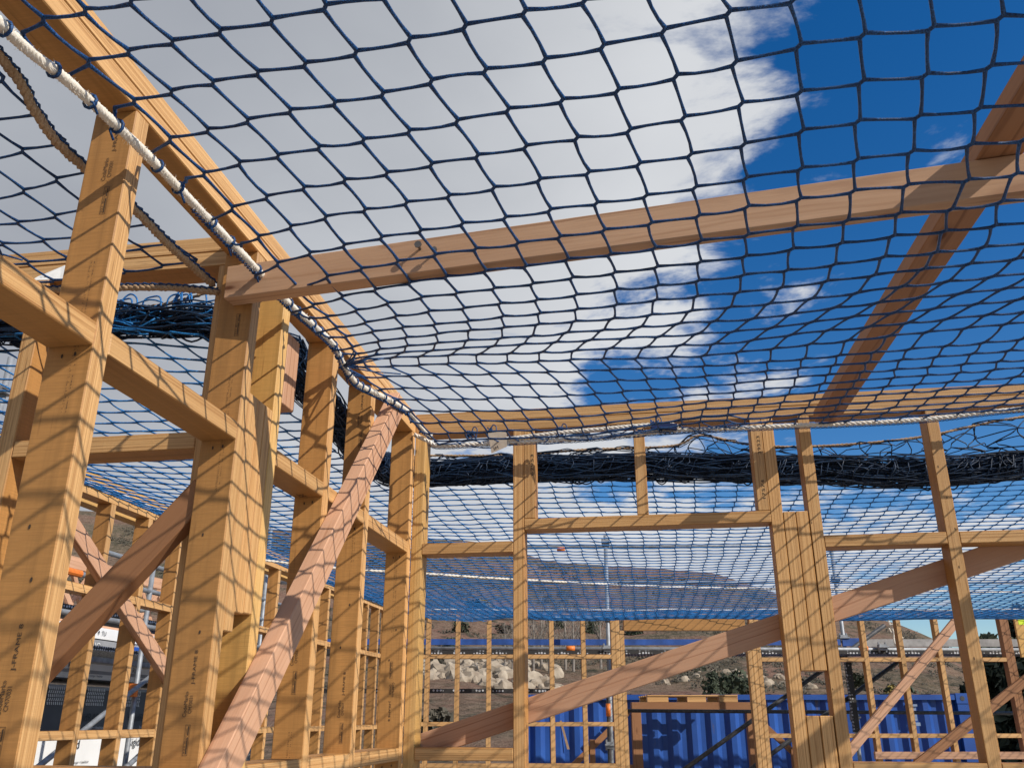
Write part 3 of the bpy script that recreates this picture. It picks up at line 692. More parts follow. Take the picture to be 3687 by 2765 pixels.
# big net over the far room
BF = [(-1.20, 2.64, 1.19), (-1.20, 2.8, 1.146), (-1.20, 3.17, 1.10), (-1.20, 3.5, 1.075), (-1.18, 3.87, 1.09), (-1.015, 4.0, 1.108), (-.625, 4.0, 1.113), (-.314, 4.0, 1.106), (.1, 4.0, 1.095), (.618, 4.0, 1.058), (1.199, 4.0, 1.02), (1.639, 4.0, 1.036), (2.2, 4.0, 1.06), (3.4, 4.0, 1.08)]
BW = [(-2.95, 2.2, 1.15), (-2.3, 2.2, 1.135), (-1.75, 2.2, 1.13), (-1.564, 2.2, 1.127), (-1.398, 2.2, 1.115), (-1.291, 2.2, 1.116), (-1.235, 2.26, 1.11), (-1.205, 2.42, 1.15), (-1.20, 2.64, 1.19)]
TOPF = [(-1.20, 2.64, 1.24), (-1.20, 3.2, 1.17), (-1.2, 3.87, 1.17), (-1.033, 4.0, 1.20), (-.625, 4.0, 1.185), (-.285, 4.0, 1.195), (.132, 4.0, 1.195), (.265, 4.0, 1.24), (.486, 4.0, 1.185), (.758, 4.0, 1.163), (1.216, 4.0, 1.183), (1.682, 4.0, 1.258), (2.4, 4.0, 1.3), (3.4, 4.0, 1.3)]
fn = empty('safety_net', 'large far blue net over the room beyond, its loose edge rolled into a dark bundle', 'safety net', (0, 7, 1.0))
def dwall(x, y):
    p = Vector((x, y, 0)) - A0
    return min(-(p.dot(Nn)), x + 2.96)
def interp(d, tab):
    if d <= tab[0][0]: return tab[0][1]
    for (a, za), (b_, zb) in zip(tab, tab[1:]):
        if d <= b_:
            t = (d - a) / (b_ - a); return za + (zb - za) * t
    return tab[-1][1]
TAB = [(0, 1.172), (.25, 1.10), (.6, 1.02), (1.0, .975), (1.6, .94), (2.2, .93), (3.2, .965), (4.2, 1.0), (6, 1.04)]
TABL = [(0, 1.172), (.2, 1.12), (.5, 1.07), (.9, 1.045), (1.7, 1.06), (3, 1.1)]
g = {}
NX = int((8.6 + 2.95) / .1); NY = 92
for i in range(NY):
    for j in range(NX):
        x = -2.95 + j * .1; y = 2.2 + i * .1
        x += .02 * math.sin(y * 1.1 + 1) + .006 * math.sin(i * .9 + j * .37); y += .05 * math.sin(x * .8) + .006 * math.sin(j * .8 - i * .23)
        if x > -1.19 and y < 4.0: continue
        q = Vector((x, y, 0)) - A0; dn = -(q.dot(Nn)); dl = x + 2.96
        if dn < 0 or dl < -.02: continue
        zf = interp(dn, TAB); zl = interp(dl, TABL)
        z = min(zf, zl) if dl < 2 else zf
        if x < -1: z = zf + (zl - zf) * (1 if dl < .9 else max(0, (1.9 - dl)))
        # rises to the rolled edge
        if x > -1.19: t = max(0, 1 - (y - 4.0) / .9); z = z + (1.06 - z) * t
        else:
            t = max(0, 1 - (y - 2.2) / .7); z = z + (1.09 - z) * t
            t = max(0, 1 - (-1.19 - x) / .35) * (1 if y < 4.2 else 0); z = z + (1.05 - z) * t
        z += .012 * math.sin(x * 2.1 + y * .7) * min(1, dn)
        g[(i, j)] = Vector((x, y, z))
# tie the last knot of each run up to the far plate
for j in range(NX):
    ii = [i for i in range(NY) if (i, j) in g]
    if not ii: continue
    i = max(ii); p = g[(i, j)]; q = p - A0; dn = -(q.dot(Nn))
    if 0 < dn < .35: g[(i + 1, j)] = p + Nn * (dn - .02) + Vector((0, 0, 1.18 - p.z))
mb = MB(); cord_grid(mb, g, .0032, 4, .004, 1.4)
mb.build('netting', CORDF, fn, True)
mb = MB(); rope(mb, [(-2.9, 5.75, 1.06), (-2.2, 6.0, 1.0), (-1.612, 6.25, .985), (-1.028, 6.58, .98), (.227, 7.19, .978), (1.448, 7.49, .978), (3.066, 8.0, .985), (5.5, 8.6, 1.0), (7.5, 9.0, 1.0)], .010, step=.03, pitch=.09); mb.build('border_rope', ROPE, fn, True)
mb = MB(); pp_ = rope(mb, [tuple(far(s, -.02, 1.185 + .006 * math.sin(s * 5))) for s in [-.4 + .35 * k for k in range(26)]], .011, step=.03, pitch=.08)
rope(mb, [(-2.955, 2.2 + .3 * k, 1.185 + .006 * math.sin(k)) for k in range(27)], .011, step=.03, pitch=.08)
mb.build('border_rope', ROPE, fn, True)
mb = MB()
rr = random.Random(21)
def bundle(path, count, rad, wander, r):
    base = resample(smooth_path(path, 8), .035)
    n = len(base)
    for k in range(count):
        a = rr.uniform(0, 6.283); q = rad * math.sqrt(rr.random()); ph = [rr.uniform(0, 6.28) for _ in range(4)]; fq = [rr.uniform(.06, .35) for _ in range(4)]
        i0 = rr.randrange(0, max(1, n - 12)) if k % 3 else 0; i1 = n if k % 3 == 0 else min(n, i0 + rr.randrange(12, 60))
        out = []
        for i in range(i0, i1):
            t = (base[min(i + 1, n - 1)] - base[max(i - 1, 0)]).normalized(); side = t.cross(Zv).normalized()
            ox = q * math.cos(a + .8 * math.sin(i * fq[0] + ph[0])) + wander * math.sin(i * fq[1] + ph[1])
            oz = q * math.sin(a + .8 * math.sin(i * fq[2] + ph[2])) + wander * math.sin(i * fq[3] + ph[3])
            out.append(base[i] + side * ox + Zv * oz)
        if len(out) > 2: mb.tube(out, r, 4, cap=False)
    # cross strands over the outside
    for k in range(int(n * 2.2)):
        i = rr.randrange(1, n - 1); t = (base[i + 1] - base[i - 1]).normalized(); side = t.cross(Zv).normalized()
        a0 = rr.uniform(0, 6.28); out = []
        for m_ in range(7):
            a = a0 + m_ * rr.uniform(.3, .55); rad2 = rad * rr.uniform(.95, 1.12)
            out.append(base[i] + t * (.02 * (m_ - 3) * rr.uniform(.2, 1.5)) + side * math.cos(a) * rad2 + Zv * math.sin(a) * rad2)
        mb.tube(smooth_path(out, 2), r, 4, cap=False)
    # slack loops under the roll
    for k in range(int(n * .35)):
        i = rr.randrange(1, n - 2); w = rr.uniform(.02, .05); t = (base[i + 1] - base[i - 1]).normalized()
        p = base[i] - Zv * rad * .7
        mb.tube(smooth_path([p - t * w, p - t * w * .9 - Zv * .02, p - Zv * rr.uniform(.025, .045), p + t * w * .9 - Zv * .018, p + t * w], 3), r, 4, cap=False)
bundle(BF, 300, .058, .008, .003)
bundle(BW, 140, .045, .012, .003)
# loose mesh between the roll and its rope
b1_ = resample(smooth_path(BF, 8), .05); t1_ = smooth_path(TOPF, 8)
def nearest_top(p): return min(t1_, key=lambda q: (q.x - p.x) ** 2 + (q.y - p.y) ** 2)
lo_ = {}
for k, p in enumerate(b1_):
    tp = nearest_top(p)
    for l in range(5):
        f = l / 4
        lo_[(l, k)] = (p + Zv * .03).lerp(tp, f) + Vector((rr.uniform(-.03, .03), rr.uniform(-.03, .03), rr.uniform(-.016, .016) * (0 < l < 4)))
nb_ = len(b1_)
for l in range(5):
    for rep in range(2 if l == 4 else 1):
        pth = [lo_[(l, k)] + Vector((0, rr.uniform(-.01, .01), rr.uniform(-.006, .006))) for k in range(nb_)]
        mb.tube(smooth_path(pth, 2), .0027, 4, cap=False)
for k in range(nb_):
    pth = [lo_[(l, min(nb_ - 1, max(0, k + rr.randrange(-1, 2))))] for l in range(5)]
    mb.tube(smooth_path(pth, 3), .0027, 4, cap=False)
mb.build('rolled_netting', CORDD, fn, True)
mb = MB(); rope(mb, TOPF, .007, step=.02); mb.build('border_rope', ROPET, fn, True)
mb = MB()
# bright loops hanging over the left roll
for k in range(16):
    x = rr.uniform(-1.72, -1.26); p = Vector((x, 2.19, 1.16)); w = rr.uniform(.015, .04)
    mb.tube(smooth_path([p + Vector((-w, 0, -.03)), p + Vector((-w * .8, -.01, .02)), p + Vector((0, -.01, rr.uniform(.02, .05))), p + Vector((w, -.02, .02)), p + Vector((w * 1.2, -.02, -.05))], 4), .0028, 5)
for k in range(60):
    x = rr.uniform(-1.9, -1.25); p = Vector((x, 2.165 + rr.uniform(-.01, .02), rr.uniform(1.09, 1.165)))
    mb.tube(smooth_path([p, p + Vector((rr.uniform(.03, .1), 0, rr.uniform(-.03, .03))), p + Vector((rr.uniform(.1, .2), 0, rr.uniform(-.03, .03)))], 3), .0026, 5)
mb.build('lacing_cord', CORDF, fn, True)
mb = MB(); rope(mb, [(-2.9, 2.19, 1.19), (-1.9, 2.19, 1.17), (-1.5, 2.19, 1.165), (-1.33, 2.19, 1.185), (-1.24, 2.19, 1.215)], .006, step=.02); mb.build('border_rope', ROPET, fn, True)
# ------------------------------------------------------------------ scaffold beyond the far wall
sc = empty('scaffold', 'galvanised tube scaffold with blue toe board behind the far end wall', 'scaffold', tuple(far(3, .8, GZ)))
def ftube(name, a, b, r=.0242, mat=STEEL, parent=None):
    m = MB(); m.tube([far(*a), far(*b)], r, 12); return m.build(name, mat, parent or sc, True)
def coupler(s, n, z, parent=None, mat=STEEL):
    m = MB(); m.box((s - .045, n - .04, z - .035), (s + .045, n + .04, z + .035), MF)
    m.tube([far(s - .06, n - .05, z), far(s + .06, n - .05, z)], .012, 6); m.tube([far(s + .04, n, z - .055), far(s + .04, n, z + .06)], .011, 6); m.tube([far(s - .04, n, z - .055), far(s - .04, n, z + .06)], .011, 6)
    return m.build('coupler', mat, parent or sc)
ftube('standard', (2.09, .5, 2.15), (2.045, .5, GZ)); ftube('standard', (2.13, 1.25, .33), (2.10, 1.25, GZ), .026, STEELD)
ftube('standard', (5.075, .95, 2.06), (5.10, .95, GZ)); ftube('standard', (8.2, .95, 2.06), (8.2, .95, GZ)); ftube('standard', (-1.2, .5, 2.1), (-1.2, .5, GZ))
ftube('ledger', (-2.2, .9, 2.05), (8.6, .9, 2.14)); ftube('ledger', (-2.2, 1.2, 1.67), (8.6, 1.2, 1.68), .02)
ftube('ledger', (-.30, .5, 1.146), (2.1, .5, 1.146)); ftube('ledger', (3.78, .5, 1.15), (8.6, .5, 1.16))
ftube('ledger', (-1.4, .5, .793), (8.6, .5, .772)); ftube('ledger', (2.1, 1.25, .10), (8.6, 1.25, .06), .022, STEELD)
for s, n, z in ((2.09, .5, 2.06), (2.09, .5, 1.146), (2.06, .5, .79), (2.05, .5, -.28), (5.08, .95, 1.68), (5.08, .95, .95), (5.09, .95, .02)): coupler(s, n, z)
coupler(5.35, .45, .80)
for s, n, z in ((1.62, .5, .79), (1.55, .9, 2.055), (5.14, .5, .79), (2.05, .5, .10)):
    m = MB(); m.tube([far(s - .05, n, z), far(s + .05, n, z)] if z != .10 else [far(s, n, z - .07), far(s, n, z + .07)], .032, 12); m.build('marker_clip', ORANGE, sc, True)
m = MB(); m.tube([far(2.13, 1.2, .05), far(2.13, 1.2, .15)], .042, 12); m.build('marker_clip', ORANGE, sc, True)
def fplate(name, s0, s1, n0, n1, z0, z1, mat):
    m = MB(); m.box((s0, n0, z0), (s1, n1, z1), MF); return m.build(name, mat, sc)
fplate('toe_board', -1.4, .98, .90, .935, .865, .935, TOE); fplate('toe_board', 1.12, 5.02, .90, .935, .862, .932, TOE); fplate('toe_board', 5.05, 5.32, .905, .94, .85, .945, TOE)
fplate('toe_board', 5.33, 8.6, .92, .95, .845, .935, GREYB)
m = MB()
for z0, s0, s1 in ((.728, -1.4, 8.6),):
    m.box((s0, .48, z0), (s1, .70, z0 + .038), MF); m.box((s0, .71, z0), (s1, .93, z0 + .038), MF)
m.build('steel_plank', PERF, sc)
m = MB(); m.box((-1.4, .48, .29), (1.75, .72, .335), MF); m.build('steel_plank', PERF, sc)
m = MB(); m.box((5.04, .87, -.15), (5.11, .93, .70), MF); m.build('ladder_beam', PERF, sc)
ftube('diagonal_tube', (5.6, .9, 1.10), (2.2, .9, -1.04), .026, STEELD); ftube('diagonal_tube', (5.9, .98, .77), (2.4, .98, -1.42), .026, STEELD)
m = MB(); pr = [far(5.45, .42, 1.13), far(5.47, .42, 1.06), far(5.50, .42, .98), far(5.49, .42, .86), far(5.53, .42, .76), far(5.54, .42, .66)]
rope(m, pr, .012, step=.03, pitch=.08); m.tube(smooth_path([far(5.46, .42, 1.05), far(5.51, .40, 1.06), far(5.53, .42, 1.0), far(5.48, .43, .97), far(5.45, .42, 1.02)], 4), .012, 6); m.tube(smooth_path([far(5.51, .42, 1.0), far(5.56, .42, .96), far(5.60, .42, .90)], 4), .011, 6)
tag(m.build('knotted_rope', ROPE, None, True), 'short white knotted rope end hanging below the far wall plate', 'rope')

# ------------------------------------------------------------------ shipping container
con = empty('shipping_container', 'long blue corrugated shipping container behind the far end wall', 'container', tuple(far(4.3, 4.2, GZ)))
C0, C1, CZ0, CZ1, CN = .95, 7.5, -2.3, .33, 3.0
m = MB(); s = C0 + .16; prev = None
prof = [(0, 0), (.07, 0), (.105, .045), (.175, .045), (.21, .0)]
xs = []
while s < C1 - .3:
    for dx, dn in ((0, .05), (.075, .05), (.14, .0), (.215, .0)): xs.append((s + dx, dn))
    s += .28
xs.append((C1 - .16, .05))
for (a, na), (b_, nb2) in zip(xs, xs[1:]):
    m.quad(far(a, CN + na, CZ0 + .16), far(b_, CN + nb2, CZ0 + .16), far(b_, CN + nb2, CZ1 - .07), far(a, CN + na, CZ1 - .07))
m.box((C0, CN + .055, CZ0 + .1), (C1, CN + 2.43, CZ1 - .03), MF)
m.build('body', CONT, con)
m = MB(); m.box((C0 + .17, CN - .03, CZ1 - .07), (C1 - .17, CN + .06, CZ1 + .0), MF); m.box((C0 + .17, CN - .03, CZ0), (C1 - .17, CN + .06, CZ0 + .16), MF)
for s in (C0, C1 - .16): m.box((s, CN - .03, CZ0 + .12), (s + .16, CN + .1, CZ1 - .12), MF)
m.build('frame_rail', CONT, con)
m = MB()
for k in range(21): m.box((C0 + .25 + k * .29, CN + .02, CZ1 - .029), (C0 + .37 + k * .29, CN + 2.3, CZ1 + .015), MF)
m.build('roof_ribs', mat_plain('rusty_roof', (.17, .10, .075), .8), con)
for s in (C0 - .01, C1 - .17):
    m = MB(); m.box((s, CN - .04, CZ1 - .12), (s + .18, CN + .13, CZ1 + .02), MF); cc = m.build('corner_casting', CONT, con)
    m = MB(); m.tube([far(s + .09, CN - .0405, CZ1 - .05), far(s + .09, CN - .044, CZ1 - .05)], .034, 12); m.build('casting_hole', STEELD, cc)
m = MB(); m.box((6.62, CN - .05, -.02), (6.72, CN + .01, .20), MF); m.box((6.60, CN - .07, .17), (6.74, CN + .01, .2), MF); m.box((6.64, CN - .06, -.09), (6.75, CN, -.045), MF); m.build('vent_box', mat_plain('pale_blue_vent', (.25, .33, .48), .5), con)
m = MB(); a = far(1.60, CN - .004, -.02); b_ = far(1.70, CN - .004, -.40)
m.quad(a, a + E * .03, b_ + E * .035, b_); m.build('paint_scrape', mat_plain('scraped_primer', (.42, .27, .16), .8), con)

# timber propping frame and pallet before the container
tf = empty('goalpost_support', 'short timber frame of posts and a beam standing before the blue container', 'timber frame', tuple(far(3.3, 1.95, GZ)))
fbox('post', 2.495, 2.62, GZ, .114, PINEB, 1.88, 1.99, tf); fbox('post', 4.015, 4.13, GZ, .114, PINEB, 1.88, 1.99, tf)
fbox('beam', 2.50, 4.14, .115, .208, PINEB, 1.86, 1.99, tf)
timber('strut', tf, far(2.46, 1.93, .09), far(1.6, 1.93, -.66), tuple(E * .65 - Zv * .75), PINEB, .075, .045); timber('strut', tf, far(4.16, 1.93, .0), far(4.95, 1.93, -.75), tuple(E * .7 + Zv * .7), PINEB, .075, .045)
fbox('rail', 1.2, 2.49, -.62, -.55, PINEB, 1.88, 1.92, tf); fbox('stub', 1.93, 2.0, GZ, -.25, PINEB, 1.88, 1.93, tf); fbox('stub', 4.55, 4.62, GZ, -.36, PINEB, 1.88, 1.93, tf)
pal = empty('pallet', 'pale timber pallet lying on the beam before the container', 'pallet', tuple(far(3.3, 2.2, .209)))
for k in range(5): fbox('deck_board', 2.71, 3.91, .282, .301, LVL, 1.86 + k * .2, 1.96 + k * .2, pal)
for s in (2.71, 3.24, 3.66): fbox('bearer_block', s, s + .25 if s > 2.8 else s + .28, .2095, .2815, LVL, 1.87, 1.96, pal)
for s in (2.71, 3.24, 3.66): fbox('bearer_block', s, s + .25, .2095, .2815, LVL, 2.55, 2.65, pal)

# ------------------------------------------------------------------ left of the far room: scaffold, packs and trusses
ls = empty('scaffold', 'galvanised scaffold standing left of the far left wall frame', 'scaffold', (-5.2, 7, GZ))
def ltube(name, a, b, r=.0242, mat=STEEL):
    m = MB(); m.tube([a, b], r, 10); return m.build(name, mat, ls, True)
ltube('standard', (-5.0, 5.8, 2.72), (-5.0, 5.8, GZ)); ltube('standard', (-5.0, 8.3, 1.44), (-5.0, 8.3, GZ)); ltube('standard', (-5.0, 11, 2.4), (-5.0, 11, GZ)); ltube('standard', (-5.0, 3.4, 2.4), (-5.0, 3.4, GZ))
for z in (1.45, 1.20, .86): ltube('ledger', (-5.0, 1, z), (-5.0, 13, z))
ltube('ledger', (-5.0, 8.3, 1.02), (-5.9, 8.5, 1.02)); ltube('diagonal_tube', (-4.95, 8.5, .42), (-4.95, 6.2, -.75)); ltube('diagonal_tube', (-4.9, 8.9, -.05), (-4.9, 7.2, -.9)); ltube('standard', (-5.05, 8.15, 1.4), (-5.05, 8.15, GZ), .03)
m = MB(); m.box((-5.06, 5.75, 2.40), (-4.94, 5.85, 2.46)); m.tube([(-4.94, 5.7, 2.43), (-4.94, 5.92, 2.43)], .014, 6); m.build('coupler', STEEL, ls)
m = MB(); m.box((-5.9, 1, .945), (-5.3, 13, .985)); m.box((-5.9, 1, .62), (-5.3, 13, .66)); m.build('steel_plank', PERF, ls)
m = MB(); m.tube([(-5.0, 6.9, 1.2), (-5.0, 7.15, 1.2)], .033, 10); m.build('marker_clip', ORANGE, ls); m = MB(); m.tube([(-5.0, 8.25, .2), (-5.0, 8.25, .32)], .05, 10); m.build('marker_clip', ORANGE, ls)

def pack(y0, y1, x, z0, z1, label, mats, words):
    root = empty('wrapped_pack', label, 'pack', (x - .6, (y0 + y1) / 2, z0), 'wrapped board packs behind the far left wall')
    n = len(mats)
    for k, (f0, f1, mt) in enumerate(mats):
        m = MB(); e = .002 * k
        m.box((x - 1.2 - e, y0 - e, z0 + (z1 - z0) * f0), (x + e, y1 + e, z0 + (z1 - z0) * f1 - .001)); m.build('wrap_band', mt, root)
    for t, y, z, h, mt in words: lettering('lettering', root, t, (x + .012, y, z), (0, 1, 0), (0, 0, 1), h, None, mt)
    return root
BLK = mat_plain('black_print', (.02, .02, .022), .5)
LGT = mat_plain('light_print', (.75, .76, .77), .5)
def chev(root, y0, y1, z0, z1, x, mt):
    m = MB(); z = z0; k = 0
    while z < z1:
        y = y0
        while y < y1:
            m.quad((x, y, z), (x, y + .018, z), (x, y + .03, z + .03), (x, y + .012, z + .03)) if k % 2 else m.quad((x, y + .012, z), (x, y + .03, z), (x, y + .018, z + .03), (x, y, z + .03))
            y += .034
        z += .038; k += 1
    m.build('chevron_print', mt, root)
def words(ys, t, z, h, mt): return [(t, y, z, h, mt) for y in ys]
YS = [7.6 + 1.25 * k for k in range(5)]
pack(6.5, 13, -6.3, .86, .985, 'white pack highest in the stack, thin, with small black print', [(0, 1, WHITE)], words([7.9, 9.5, 10.3, 11.6], '◊  TU', .90, .05, BLK))
pack(6.5, 13, -6.31, .695, .85, 'silver grey pack second from the top with white capital lettering', [(0, 1, MID)], words([7.2, 8.5, 9.32, 10.15, 11.4], 'RING', .73, .085, LGT))
bp = pack(10.2, 11.2, -6.25, .70, .82, 'small bright blue pack between the grey and white packs', [(0, 1, BLUEW)], [])
m = MB(); m.box((-6.29, 6.4, .60), (-6.26, 13, .665)); 
for k in range(40): pass
tag(m.build('scaffold_board', GREYB, None), 'grey board edge lying under the silver pack', 'board')
pack(6.5, 13, -6.32, .42, .585, 'white and grey striped pack with thin black lettering in the middle of the stack', [(0, .36, WHITE), (.36, .58, MID), (.58, 1, WHITE)], words([7.9, 9.1, 10.35, 11.4], 'Rigid', .505, .075, BLK) + words([8.3, 9.5, 10.55], 'stronger + healthier', .44, .028, BLK))
gp = pack(6.5, 13, -6.28, -.17, .345, 'dark grey pack with chevrons and big black RigidRAP lettering, below the white ones', [(0, .93, GREY), (.93, 1, MID)], words([8.2, 9.3, 10.35, 11.6], 'RigidRAP', -.05, .11, BLK) + words([8.4, 9.5, 10.6], 'Stronger + Healthier', -.115, .04, LGT))
for a in (8.78, 9.45, 10.2, 10.95):
    chev(gp, a, a + .34, .14, .30, -6.27, LGT)
    chev(gp, a - .1, a + .5, -.155, -.13, -6.27, LGT)
pack(6.5, 13, -6.3, -.72, -.185, 'white pack at the bottom of the stack, black lettering on its side', [(0, 1, WHITE)], words([8.1, 9.25, 10.45, 11.5], 'Rigid', -.33, .12, BLK) + words([8.2, 9.4, 10.6], 'stronger + healthier', -.46, .035, BLK))

for k, x in enumerate((-6.6, -7.0, -7.45)):
    tr = empty('roof_truss', ('pale roof truss nearest in the row behind the far left wall', 'pale roof truss in the middle of the row behind the far left wall', 'pale roof truss at the back of the row behind the far left wall')[k], 'roof truss', (x, 9, 1.0), 'stacked roof trusses')
    timber('bottom_chord', tr, (x, 5, 1.03 + .02 * k), (x, 14, 1.03 + .02 * k), (0, 0, 1), PINE, .09, .045)
    timber('top_chord', tr, (x, 5, 1.62 + .13 * k), (x, 14, 1.72 + .13 * k), (0, 0, 1), PINE, .09, .045)
    y = 5.1 + .2 * k; up = True
    while y < 13.4:
        a, b_ = (1.07, 1.60 + .13 * k) if up else (1.60 + .13 * k, 1.07)
        timber('web', tr, (x, y, a), (x, y + .55, b_), (0, .7, -.7), PINE, .07, .044); y += .55; up = not up
o = tbox('timber_beam', None, (-3.5, 3.0, 1.24), (-3.41, 10, 1.44), CLAD); tag(o, 'yellow timber beam above the far left wall frame, behind the net', 'beam')

# ------------------------------------------------------------------ ground, floor slab and hills
m = MB(); m.box((-3.2, -4, FLOOR - .20), (7.0, 11.6, FLOOR - .046)); o = m.build('floor', SLAB); tag(o, kind='structure')
m = MB(); K_ = 48; ring = [0, 12, 40, 140, 600, 3000]
m.v.append((0, 0, GZ))
for r in ring[1:]:
    for k in range(K_): m.v.append((r * math.cos(2 * math.pi * k / K_), r * math.sin(2 * math.pi * k / K_), GZ if r < 600 else GZ - .002 * r))
for k in range(K_): m.f.append((0, 1 + k, 1 + (k + 1) % K_))
for a in range(len(ring) - 2):
    for k in range(K_): m.f.append((1 + a * K_ + k, 1 + (a + 1) * K_ + k, 1 + (a + 1) * K_ + (k + 1) % K_, 1 + a * K_ + (k + 1) % K_))
o = m.build('ground', GROUND); tag(o, kind='structure')
RIDGE = [(-95, .16), (-60, .20), (-33, .206), (-24, .1985), (-14.5, .194), (-11.7, .1935), (-8.8, .185), (-7, .173), (-4.1, .1675), (-.2, .161), (3.9, .1526), (5.1, .1437), (7.5, .128), (11.35, .108), (14.35, .092), (16.1, .0767), (18.1, .052), (20.3, .046), (26, .05), (45, .03), (80, .02)]
def hill_z(r, az):
    if r < 20: return GZ - .3
    tn = interp(az, RIDGE); H = tn * 270 - GZ
    t = min(1, (r - 20) / 250)
    f = .2 * t + .8 * t ** 2.1
    p = Vector((r * math.sin(R(az)), r * math.cos(R(az)), 0))
    nz = noise.fractal(p * .018, .9, 2.1, 5) * 3.4 + noise.fractal(p * .11 + Vector((9, 3, 1)), .8, 2.0, 4) * .8
    z = GZ - .3 + H * f + nz * min(1, t * 2.2) * (1 if r < 240 else .25)
    if r > 272: z -= (r - 272) * .16
    return z
m = MB(); azs = [-95 + .62 * k for k in range(283)]; rs = []
r = 20.0
while r < 330: rs.append(r); r *= 1.022
for r in rs:
    for a in azs: m.v.append((r * math.sin(R(a)), r * math.cos(R(a)), hill_z(r, a)))
na = len(azs)
for i in range(len(rs) - 1):
    for k in range(na - 1): m.f.append((i * na + k, i * na + k + 1, (i + 1) * na + k + 1, (i + 1) * na + k))
o = m.build('hills', HILL, None, True); tag(o, kind='structure')

# ------------------------------------------------------------------ plants and rocks on the slope
rr = random.Random(99)
def leaf_cloud(m, c, rx, rz, count, size, r_):
    for _ in range(count):
        while True:
            q = Vector((r_.uniform(-1, 1), r_.uniform(-1, 1), r_.uniform(-1, 1)))
            if .25 < q.length < 1: break
        if noise.noise(q * 2.3 + c) < -.18: continue
        p = c + Vector((q.x * rx, q.y * rx, q.z * rz))
        a = Vector((r_.uniform(-1, 1), r_.uniform(-1, 1), r_.uniform(-1, 1))).normalized(); b_ = a.orthogonal().normalized()
        s = size * r_.uniform(.6, 1.4)
        m.quad(p - a * s, p + b_ * s * .6, p + a * s, p - b_ * s * .6)
def shrub_mesh(seed, mat, spread=1.0, tall=.6):
    r_ = random.Random(seed); m = MB()
    for k in range(5): leaf_cloud(m, Vector((r_.uniform(-.5, .5) * spread, r_.uniform(-.5, .5) * spread, tall * r_.uniform(.5, 1.0))), .5 * spread, tall * .7, 120, .12, r_)
    me = bpy.data.meshes.new('shrub'); me.from_pydata(m.v, [], m.f); me.materials.append(mat); return me
shrubs = [shrub_mesh(1, SCRUB), shrub_mesh(2, LEAF, .9, .9), shrub_mesh(3, SCRUB, 1.3, .5), shrub_mesh(4, LEAFY, .8, .8)]
# the scrub nobody could count: one mass
m = MB()
for _ in range(5200):
    az = rr.uniform(-40, 24); r = 62 + 195 * rr.random() ** .75
    p = Vector((r * math.sin(R(az)), r * math.cos(R(az)), 0))
    if noise.fractal(p * .03, .9, 2, 3) < .05 + .25 * (r < 95): continue
    c = Vector((p.x, p.y, hill_z(r, az) + .1)); s = rr.uniform(.25, .85) * (.6 + r / 300)
    for _k in range(34):
        q = Vector((rr.uniform(-1, 1), rr.uniform(-1, 1), rr.uniform(-.3, .7))) * s; a = Vector((rr.uniform(-1, 1), rr.uniform(-1, 1), rr.uniform(-1, 1))).normalized() * s * .2; b_ = a.orthogonal() * .8
        m.quad(c + q - a, c + q + b_, c + q + a, c + q - b_)
o = m.build('hillside_scrub', SCRUB); tag(o, 'dark scrub scattered over the brown hillside', 'scrub', kind='stuff')
# pale outcrop
m = MB()
def rock(m, c, s):
    b = len(m.v); bm = bmesh.new(); bmesh.ops.create_icosphere(bm, subdivisions=2, radius=1)
    sq = Vector((rr.uniform(.7, 1.4), rr.uniform(.7, 1.2), rr.uniform(.6, 1.1))) * s; off = Vector((rr.uniform(0, 99), 0, 0))
    for v in bm.verts: d = 1 + .45 * noise.noise(v.co * 1.6 + off); m.v.append(tuple(c + Vector((v.co.x * sq.x, v.co.y * sq.y, v.co.z * sq.z)) * d))
    for f in bm.faces: m.f.append(tuple(b + v.index for v in f.verts))
    bm.free()
for _ in range(170):
    az = -14.6 + 8.5 * rr.random(); t = rr.random(); r = 78 + 26 * t + (az + 10) * -.9
    az2 = az
    c = Vector((r * math.sin(R(az2)), r * math.cos(R(az2)), hill_z(r, az2))); rock(m, c, rr.uniform(.3, 1.05))
for _ in range(70):
    az = rr.uniform(.5, 9); r = rr.uniform(88, 112)
    c = Vector((r * math.sin(R(az)), r * math.cos(R(az)), hill_z(r, az))); rock(m, c, rr.uniform(.2, .6))
o = m.build('rock_outcrop', ROCK); tag(o, 'pale broken rocks strewn across the lower hillside', 'rocks', kind='stuff')
def place(me, name, az, r, s, label, cat, group, zs=1.0):
    o = bpy.data.objects.new(name, me); COL.objects.link(o)
    o.location = (r * math.sin(R(az)), r * math.cos(R(az)), hill_z(r, az) - .1 * s); o.scale = (s, s, s * zs); o.rotation_euler.z = rr.uniform(0, 6.28)
    tag(o, label, cat, group); return o
spots = [(-13.6, 95, 1.6, 0), (-12.9, 120, 1.5, 1), (-12.1, 140, 1.8, 1), (-10.8, 170, 2.3, 3), (-11.2, 168, 2.2, 1), (-9.3, 150, 2.0, 0), (-6.5, 165, 2.6, 1), (-4.2, 160, 2.4, 1), (-1.0, 170, 2.6, 1), (-14.2, 48, 1.8, 0), (-13.2, 50, 1.5, 0), (1.5, 95, 1.5, 1), (2.5, 120, 1.4, 1), (3.6, 66, 2.0, 1), (5.0, 70, 1.6, 1), (14.2, 60, 1.9, 1), (14.9, 62, 1.5, 0), (13.6, 80, 1.3, 3), (9.0, 110, 1.4, 1), (11.5, 120, 1.6, 1)]
for az, r, s, k in spots:
    place(shrubs[k], 'shrub', az, r, s, 'low rounded shrub growing on the brown hillside', 'shrub', 'shrubs on the hillside')
